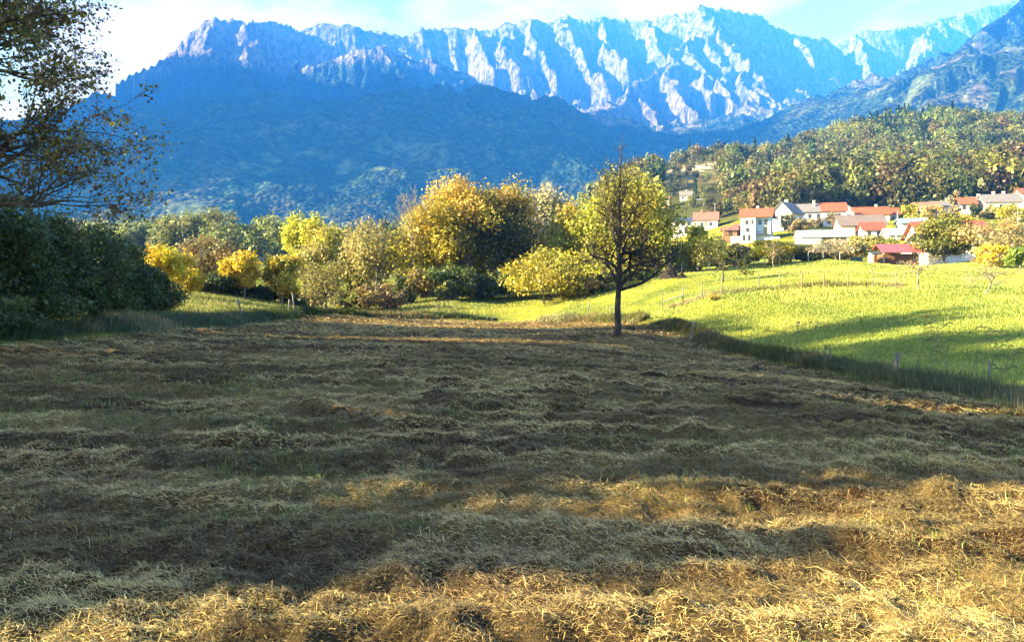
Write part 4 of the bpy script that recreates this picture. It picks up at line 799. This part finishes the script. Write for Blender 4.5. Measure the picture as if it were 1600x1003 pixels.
for (xc, z0, w_, h_2) in [(1., 4.2, .9, 1.3), (2.5, 4.0, .9, 1.6), (2.4, 1.8, 1., 1.9)]: window(t, xc, z0, w_, h_2, -2.9)
boxes('balcony', [(.03, 3.7, -4.1, -2.92, 1.5, 1.65), (.03, 3.7, -4.1, -4.04, 2.5, 2.58)]+[(.1+i*.4, .16+i*.4, -4.1, -4.04, 1.65, 2.5) for i in range(9)], DARKW, t)
boxes('garage', [(-6.4, -3.82, -4.0, 1, -2, 1.2)], WHITE, t); boxes('lean_to', [(3.72, 6.0, -3.2, 1, -2, .9)], SHADEW, t)
# long white house with dark wing
b = base(1082, 366, 280); t = thing('house', 'long white house with a dark roofed wing and a faded red roofed gable end', 'house', tuple(b), -.3, 'houses of the village')
wall_prism('wall', 10.5, 8, 4.6, 1.5, WHITE, t, x0=-4.6); roof_slabs(10.5, 8, 4.6, 1.5, SOLAR, t, x0=-4.6)['label'] = 'dark solar roof of the left wing'
wall_prism('wall', 8.6, 8.6, 5.0, 3.0, WHITE, t, x0=5.0); rf = roof_slabs(8.6, 8.6, 5.0, 3.0, T_PK, t, x0=5.0); boxes('chimney', [(3, 3.8, -.6, .2, 7, 9.1)], BRICK, rf)
for xc, z0 in ((-8.2, 2.9), (-5.4, 2.9), (-3.4, 2.9), (-1.0, 2.9), (-8.2, .2), (-4.2, .2)): window(t, xc, z0, 1.2, 1.3, -4)
boxes('garage_door', [(-2.8, -.4, -4.05, -3.98, -.1, 2.3)], DARKW, t)
for xc, z0 in ((3.6, 2.7), (6.8, 2.7), (3.6, .3)): window(t, xc, z0, 1.1, 1.3, -4.3)
boxes('shutter', [(4.7, 5.3, -4.36, -4.28, 2.5, 4.2)], SHUT, t); window(t, -1.2, 2.8, 1., 1.3, 9.3, side=1); window(t, 1.2, 2.8, 1., 1.3, 9.3, side=1)
house('small pink walled house half hidden by trees on the upper slope', 1032, 325, 370, 9, 7, 3.8, 1.6, PINKW, T_PK, -.3, row([-2.5, 0, 2.5], 1.6), name='hill_house')
house('cream house with a pale grey roof highest on the upper slope', 1072, 316, 380, 5.8, 6, 3.2, 2.2, CREAM, T_GR, -.3, row([-1.5, 1.3], 1.2), chim=[(0, 1)], name='hill_house')
house('low whitish building at the right end of the upper slope', 1089, 321, 372, 5.5, 5, 2.4, .7, WHITE, T_GR, -.3, row([0], .8, 1.6, .9), name='hill_house')
house('small brick garden shed with a low arched tile roof', 1140, 369, 214, 3.8, 3.5, 1.7, .8, BRICK, T_PK, -.2, name='garden_shed', cat='shed', door=(0,), group=None)
house('small brick outbuilding beside the tall mint house', 1156, 368, 216, 3.0, 3.5, 2.6, .5, BRICK, T_PK, -.2, name='outbuilding', cat='shed', door=(0,), group=None)
house('grey gabled white house behind the tall mint house', 1231, 360, 216, 5.6, 9, 4.9, 3.0, WHITE, T_GR, -.75, row([-1.4, 1.4], 2.8), [(-2, 2.6, .9, 1.2, 1), (2, 2.6, .9, 1.2, 1)], [(-1, 1)], 'y')
house('small red roofed house behind the tall mint house', 1211, 357, 222, 3.5, 6, 4.4, 1.5, WHITE, T_RED, -.4, row([0], 2.2))
house('long white house with a grey tiled roof and a roof hatch', 1264, 354, 226, 7.6, 8, 4.2, 2.5, WHITE, T_GR, -.28, row([-2.4, -.2, 2.2], 2.2)+row([-2.4, 2.2], .3), chim=[(1.2, -1.4)])
house('white house with an orange tiled roof joined to the long grey one', 1301, 353, 224, 6.6, 8, 4.2, 2.6, WHITE, T_OR, -.28, row([-1.6, 1.2], 2.2)+row([-1.6], .3))
house('narrow white gable right of the orange tiled house', 1322, 350, 230, 1.9, 6, 4.6, .9, WHITE, T_GR, -.28, along='y', ov=.2)
house('pink walled house under a wide orange roof', 1359, 349, 236, 9.8, 8, 2.6, 2.4, PINKW, T_OR, -.25, row([-3, 0, 3], .9), chim=[(2, 1)])
house('small orange roofed house right of the wide orange roof', 1392, 350, 240, 3.6, 6, 2.8, 2.2, WHITE, T_OR, -.25, row([0], .9))
t = house('broad barn with a brown grey roof and a dark panel for its open front', 1342, 369, 190, 10.6, 8, 2.6, 2.6, PINKW, T_BR, -.22, name='barn', cat='barn', group=None); boxes('opening_shade', [(-1.8, 1.2, -4.06, -3.9, -.2, 2.2)], DARKW, t)  # solid dark panel stands in for the shade inside the barn
house('small white house with a red roof in front of the broad barn', 1361, 374, 176, 4.5, 5, 2.2, 1.7, WHITE, T_RED, -.22, row([-1, 1], .5, .8, 1.3))
t = house('long low white barn with a pale sheet roof and a dark panel for its open front', 1283, 383, 160, 9.6, 7, 1.6, 1.4, WHITE, METALR, -.2, name='barn', cat='barn', group=None, ov=.3); boxes('opening_shade', [(-.7, 4.2, -3.56, -3.4, .1, 1.4)], DARKW, t)  # dark box on the wall in place of a shaded interior
house('long shed with a pale blue sheet roof behind the crimson roofed shed', 1408, 374, 168, 6.8, 5, 1.0, 1.3, GREYW, METALR, -.2, name='long_shed', cat='shed', group=None)
house('small blue roofed shed left of the big red roof', 1421, 355, 185, 5.2, 4, 1.0, 1.0, GREYW, BLUER, -.2, name='blue_shed', cat='shed', group=None)
house('farmhouse under the biggest red tiled roof behind the round tree', 1478, 410, 135, 11.0, 9, 4.6, 2.7, WHITE, T_RED, -.18, row([-3, 0, 3.6], 2.3)+row([-3, 3.6], .3), chim=[(-3, 1)], ov=.7)
house('lean-to of the farmhouse with a long sloping red roof', 1437, 408, 128, 4.2, 6, 2.3, 2.2, WHITE, T_RED, -.75, row([0], .7), name='lean_to', cat='outbuilding', along='y', group=None)
house('whitish house with a faded red roof at the left of the upper right row', 1446, 346, 204, 5.8, 6, 3.4, 1.7, WHITE, T_PK, -.5, row([-1.4, 1.3], 1.6))
house('white house with a pale tiled roof in the upper right row', 1474, 344, 206, 5.6, 6, 3.6, 1.5, CREAM, T_GR, -.3, row([-1.4, 1.3], 1.7), chim=[(1, 1)])
house('small house with a bright orange roof in the upper right row', 1507, 335, 212, 4.2, 6, 2.8, 1.8, WHITE, T_OR, -.3, row([-.9, .9], 1.1))
house('white house with a low grey roof left of the grey gabled house', 1530, 336, 214, 4.8, 6, 3.6, 1.5, WHITE, T_GR, -.3, row([-1.2, 1.1], 1.6), chim=[(0, 1)])
house('largest grey roofed white house of the upper right row', 1560, 336, 210, 9.0, 8, 3.4, 2.3, WHITE, T_GR, -.3, row([-3, -.5, 2.6], 1.4), [(0, 1.5, 1., 1.2, 1)], [(-1, 1), (1.5, 1)])
house('orange roofed house cut by the right edge', 1604, 316, 222, 5.0, 6, 2.4, 1.6, WHITE, T_OR, -.3, row([0], .9))
house('tiny white gabled house at the left of the upper right row', 1428, 340, 222, 1.8, 4, 1.6, 1.0, WHITE, T_GR, -.2, along='y', ov=.15)
# crimson roofed field shed with a boarded front
b = base(1403, 420, 110); b[2] = gzs(b[0], b[1])+.25; t = thing('field_shed', 'open wooden shed with a crimson sheet roof on a pale plinth', 'shed', tuple(b), -.12)
boxes('plinth', [(-2.75, 2.75, -1.6, 1.6, -.9, .2)], CONC, t); boxes('wall', [(-2.5, 2.4, -1.35, 1.3, .2, 1.9)], PLANK, t)
pm('roof', [(-3.05,-2.2,2.05),(3.05,-2.2,2.05),(3.05,.3,3.3),(-3.05,.3,3.3),(-3.05,1.8,2.6),(3.05,1.8,2.6),(-3.05,-2.2,2.17),(3.05,-2.2,2.17),(3.05,.3,3.42),(-3.05,.3,3.42),(-3.05,1.8,2.72),(3.05,1.8,2.72)], [(0,3,2,1),(3,4,5,2),(6,7,8,9),(9,8,11,10),(0,1,7,6),(4,10,11,5),(0,6,9,3),(3,9,10,4),(1,2,8,7),(2,5,11,8)], CRIM, t)
for xx in (-2.7, 2.75): boxes('post', [(xx-.08, xx+.08, -1.95, -1.79, -.5, 2.12)], PALEPOST, t)
b = base(1367, 414, 114); b[2] = gzs(b[0], b[1]); t = thing('tool_shed', 'narrow tool shed with a blue roof left of the crimson roofed shed', 'shed', tuple(b), -.1)
boxes('wall', [(-.8, .8, -.8, .8, -.4, 2.1)], GREYW, t); boxes('door', [(-.45, .2, -.85, -.78, 0, 1.8)], PLANK, t); boxes('roof', [(-1., 1.1, -1, 1, 2.11, 2.22)], BLUER, t)
b = base(1338, 414, 110); b[2] = gzs(b[0], b[1]); t = thing('crate', 'green sided crate standing on pale posts in the orchard', 'crate', tuple(b), -.1)
boxes('side_panel', [(-.65, .65, -.6, .6, .45, 1.1)], GREENP, t)
for xx in (-.6, .6): boxes('post', [(xx-.06, xx+.06, -.68, -.62, -.2, 1.25)], PALEPOST, t)
# poles of the village
for (p, q, top, Y, lab, lamp) in [(1117, 340, 317, 285, 'pale utility pole behind the red roofed gable end', 1), (1231, 340, 311, 230, 'white pole above the grey gabled house', 0), (1402, 353, 330, 230, 'pale pole right of the orange roofs', 0), (1400, 388, 358, 150, 'thin pole in front of the pale blue shed roof', 0), (1590, 362, 330, 140, 'wooden pole on the slope at the right edge', 1)]:
    b = base(p, q, Y); h_2 = (q-top)/F*Y; zg = min(b[2], gzs(b[0], b[1])); t = thing('utility_pole', lab, 'pole', (b[0], b[1], zg), 0, 'poles of the village'); h_2 += b[2]-zg
    acc = newacc(); tube(acc, [(0, 0, -.5), (0, 0, h_2*.5), (0, 0, h_2)], [.13, .11, .09], 8); accmesh(acc, 'pole', PALEPOST, t)
    if lamp: boxes('cross_arm', [(-.9, .9, -.11, .0, h_2-.5, h_2-.36)], PALEPOST, t)
b = base(1275, 385, 150); b[2] = gzs(b[0], b[1]); t = thing('garden_wall', 'long low white wall below the white roofed barn', 'wall', tuple(b), -.12); t['kind'] = 'thing'
boxes('wall', [(-8.5, 7.5, -.15, .15, -1.5, .75)], WHITE, t); boxes('coping', [(-8.55, 7.55, -.2, .2, .752, .84)], CONC, t)

# ------------------------------------------------------------------ fences and posts
def fence(label, pts, h_, name='wire_fence', rail=None, mat=POSTM, rr=.06):
    P3 = [(x_, y_, gzs(x_, y_)) for x_, y_ in pts]; t = thing(name, label, 'fence', P3[0]); o0 = np.array(P3[0]); rg = random.Random(len(pts))
    for p3 in P3:
        acc = newacc(); q_ = np.array(p3)-o0; l_ = (rg.uniform(-.06, .06), rg.uniform(-.06, .06)); hh_ = h_*rg.uniform(.88, 1.1)
        tube(acc, [q_+np.array([0, 0, -.3]), q_+np.array([l_[0]*.5, l_[1]*.5, hh_*.5]), q_+np.array([l_[0], l_[1], hh_]), q_+np.array([l_[0], l_[1], hh_+.01])], [rr, rr*.95, rr*.85, .005], 7); accmesh(acc, 'post', mat, t)
    acc = newacc()
    for k_ in (.45, .85):
        for a, b in zip(P3[:-1], P3[1:]): tube(acc, [np.array(a)-o0+np.array([0, 0, h_*k_]), (np.array(a)+np.array(b))/2-o0+np.array([0, 0, h_*k_-.04]), np.array(b)-o0+np.array([0, 0, h_*k_])], [.008]*3, 3)
    accmesh(acc, 'wire', WIRE, t)
    if rail:
        acc = newacc(); a = np.array(P3[rail[0]])-o0; b = np.array(P3[rail[1]])-o0; tube(acc, [a+np.array([0, -.08, h_*.55]), (a+b)/2+np.array([0, -.08, h_*.55]), b+np.array([0, -.08, h_*.55])], [.05, .05, .05], 6); accmesh(acc, 'rail', PALEPOST, t)
    return t
def at(p, Y): return ((p-800)/F*Y, Y)
fence('row of grey wooden posts and wire across the orchard meadow', [at(1035, 66), at(1067, 66), at(1097, 65.5), at(1127, 65), at(1186, 66.5), at(1219, 66.5), at(1253, 66), at(1288, 65.5), at(1325, 64.5), at(1363, 63.5), at(1400, 62)], 1.6, rail=(0, 1), rr=.05)
fence('low pale fence along the sunny strip behind the orchard tree', [at(1024, 100), at(1065, 101), at(1090, 101), at(1108, 101), at(1152, 102), at(1195, 102), at(1218, 102), at(1240, 102), at(1263, 102), at(1286, 102), at(1312, 102)], 1.35, mat=PALEPOST, rr=.06)
for (p, Y, h_2, lean, rr, lab) in [(1076, 50, 1.15, .30, .09, 'short leaning post at the field edge right of the bare tree'), (1396, 24.6, .82, .18, .085, 'stout weathered post in the rough grass at the right'), (1543, 20.5, .75, .08, .03, 'thin post nearest the right edge'), (1016, 57, 1.5, .0, .02, 'thin metal stake right of the bare tree'), (1158, 45, 1.35, .0, .022, 'thin metal stake between the leaning post and the stout post'), (1297, 30, .9, .0, .02, 'low thin stake left of the stout post'), (380, 52, 1.35, -.25, .07, 'leaning post in the shaded verge at the left'), (451, 60, 1.1, .05, .08, 'thick short post of a pair below the golden tree'), (461, 60, 1.6, -.12, .06, 'taller thin post of a pair below the golden tree'), (917, 70, 1.5, .15, .06, 'slanted post in the grass left of the bare tree'), (955, 66, 1.1, -.06, .06, 'post right behind the bare tree trunk'), (690, 82, 1.3, -.45, .04, 'leaning stick in the verge before the grove'), (745, 84, 1.3, .0, .05, 'upright stake in the lit grass before the grove')]:
    x_, y_ = at(p, Y); zz = float(gtop(np.array([x_]), np.array([y_]))[0]); acc = newacc(); h_2 *= 1.15
    tube(acc, [(0, 0, -.3), (lean*h_2*.5, .02, h_2*.5), (lean*h_2, .03, h_2), (lean*h_2, .03, h_2+.012)], [rr, rr*.95, rr*.9, .004], 8)
    o = accmesh(acc, 'fence_post' if rr > .03 else 'metal_stake', POSTM, None); o.location = (x_, y_, zz); tag(o, lab, 'post', 'old posts along the field edge')
# dark heap and its small neighbour
def heap(p, Y, w, h_2, lab, seed):
    x_, y_ = at(p, Y); r = np.random.default_rng(seed); na, nr = 28, 12; th = np.linspace(0, 2*math.pi, na, endpoint=False); f = np.linspace(0, 1, nr)
    T, Fq = np.meshgrid(th, f); rad_ = w/2*(1-Fq)*(1+.22*(vnoise(T*2.2+seed, Fq*5, seed)-.5)); Z = h_2*Fq**.8*(1+.12*(vnoise(T*3, Fq*7, seed+1)-.5))-.1
    V = np.stack([rad_*np.cos(T), rad_*np.sin(T)*.9, Z], -1).reshape(-1, 3); ii = np.arange(na*nr).reshape(nr, na); j2 = np.roll(ii, -1, 1)
    t = thing('hay_heap', lab, 'heap', (x_, y_, gzs(x_, y_)), 0, 'dark heaps on the lawn'); np_mesh('mound', V, np.stack([ii[:-1], j2[:-1], j2[1:], ii[1:]], -1).reshape(-1, 4), HEAPM, t, smooth=True)
    n_ = 1500; i = r.integers(0, len(V), n_); P = V[i]+r.normal(0, .05, (n_, 3)); D = np.stack([V[i, 0], V[i, 1], np.full(n_, -.6)], 1)+r.normal(0, .4, (n_, 3)); D /= np.linalg.norm(D, axis=1)[:, None]
    o = ribbons(P, D, r.uniform(.2, .5, n_), np.full(n_, .035), (np.full(n_, .1), np.full(n_, -.2)), pal(r, n_, [(.05,.04,.03),(.03,.025,.02),(.09,.07,.05)], [2, 2, 1]), 'loose_straw', HAY, seed=seed); o.parent = t; o['kind'] = 'stuff'
heap(1046, 90, 2.5, 1.75, 'tall dark conical heap on the shaded lawn', 5); heap(1065, 88, 1.2, .75, 'small dark lump beside the tall conical heap', 6)
# weeds and reeds over the rough margin
def stalk(name, lab, p, Y, h_2, lean, seed, nleaf, ll, lw, cs, cat='plant', group=None, bend=.4):
    x_, y_ = at(p, Y); r = np.random.default_rng(seed); t = thing(name, lab, cat, (x_, y_, float(gtop(np.array([x_]), np.array([y_]))[0])-.03), 0, group)
    acc = newacc(); f = np.linspace(0, 1, 8); pts = np.stack([lean*h_2*f**1.6, r.normal(0, .02)*f, h_2*f*(1-.12*abs(lean)*f)], 1); tube(acc, pts, np.linspace(.012, .004, 8)*(Y/22), 5)
    V = []; Q = []; c = pal(r, nleaf, cs, [1]*len(cs), .2)
    for i in range(nleaf):
        q_ = r.uniform(.35, 1); a = np.array([np.interp(q_, f, pts[:, j]) for j in range(3)]); s_ = 1 if lean > 0 else -1
        if r.random() < .25: s_ = -s_
        d = np.array([s_*r.uniform(.5, 1), r.normal(0, .4), r.uniform(.0, .5)]); d /= np.linalg.norm(d); L_ = ll*r.uniform(.6, 1.2); m1 = a+d*L_*.5; m2 = m1+(d+np.array([0, 0, -bend*2]))*L_*.42; w = np.array([0, .3, 1.])*lw*.5; b = len(V)
        V += [a-w*.4, a+w*.4, m1+w, m1-w, m2+w*.1, m2-w*.1]; Q += [(b, b+1, b+2, b+3), (b+3, b+2, b+4, b+5)]
    accmesh(acc, 'stem', BARKL, t); np_mesh('foliage', np.array(V), Q, GRASS, t, cols=np.repeat(c, 2, 0))
RD = [(.10,.11,.03),(.14,.13,.05),(.08,.08,.03)]
for i, (p, Y, h_2, le, lab) in enumerate([(1433, 24, 2.0, .12, 'leftmost tall reed arching over the rough grass'), (1452, 23, 2.1, .2, 'reed with broad leaves second from the left of the reed clump'), (1480, 23, 2.2, -.16, 'left leaning reed in the middle of the reed clump'), (1515, 22, 2.0, .3, 'strongly slanting reed right of the middle of the clump'), (1540, 22, 1.9, .28, 'reed with drooping leaves near the right end of the clump'), (1562, 21.5, 1.7, .35, 'rightmost low reed of the clump')]):
    stalk('reed', lab, p, Y, h_2, le, 600+i, 9, .5, .035, RD, group='reeds above the rough margin')
stalk('weed_stalk', 'tall dry weed with clustered leaves at the field edge', 1243, 34, 2.0, .06, 620, 22, .14, .05, OLV+BRN)
stalk('weed_stalk', 'short dark weed right of the tall dry weed', 1288, 30, 1.1, .05, 621, 16, .12, .045, DG+BRN)
stalk('weed_stalk', 'pale green weed left of the tall dry weed', 1228, 36, 1.0, .15, 622, 12, .2, .05, [(.2,.24,.05)])
# orange bush tuft at the orchard fence
x_, y_ = at(1115, 63); make_tree('orange_tuft', 'small orange bush at the foot of the orchard fence', 'bush', x_, y_, .75, 1.1, ORG, [1, 1], 700, .13, .0, 9, seed=333, stems=3)
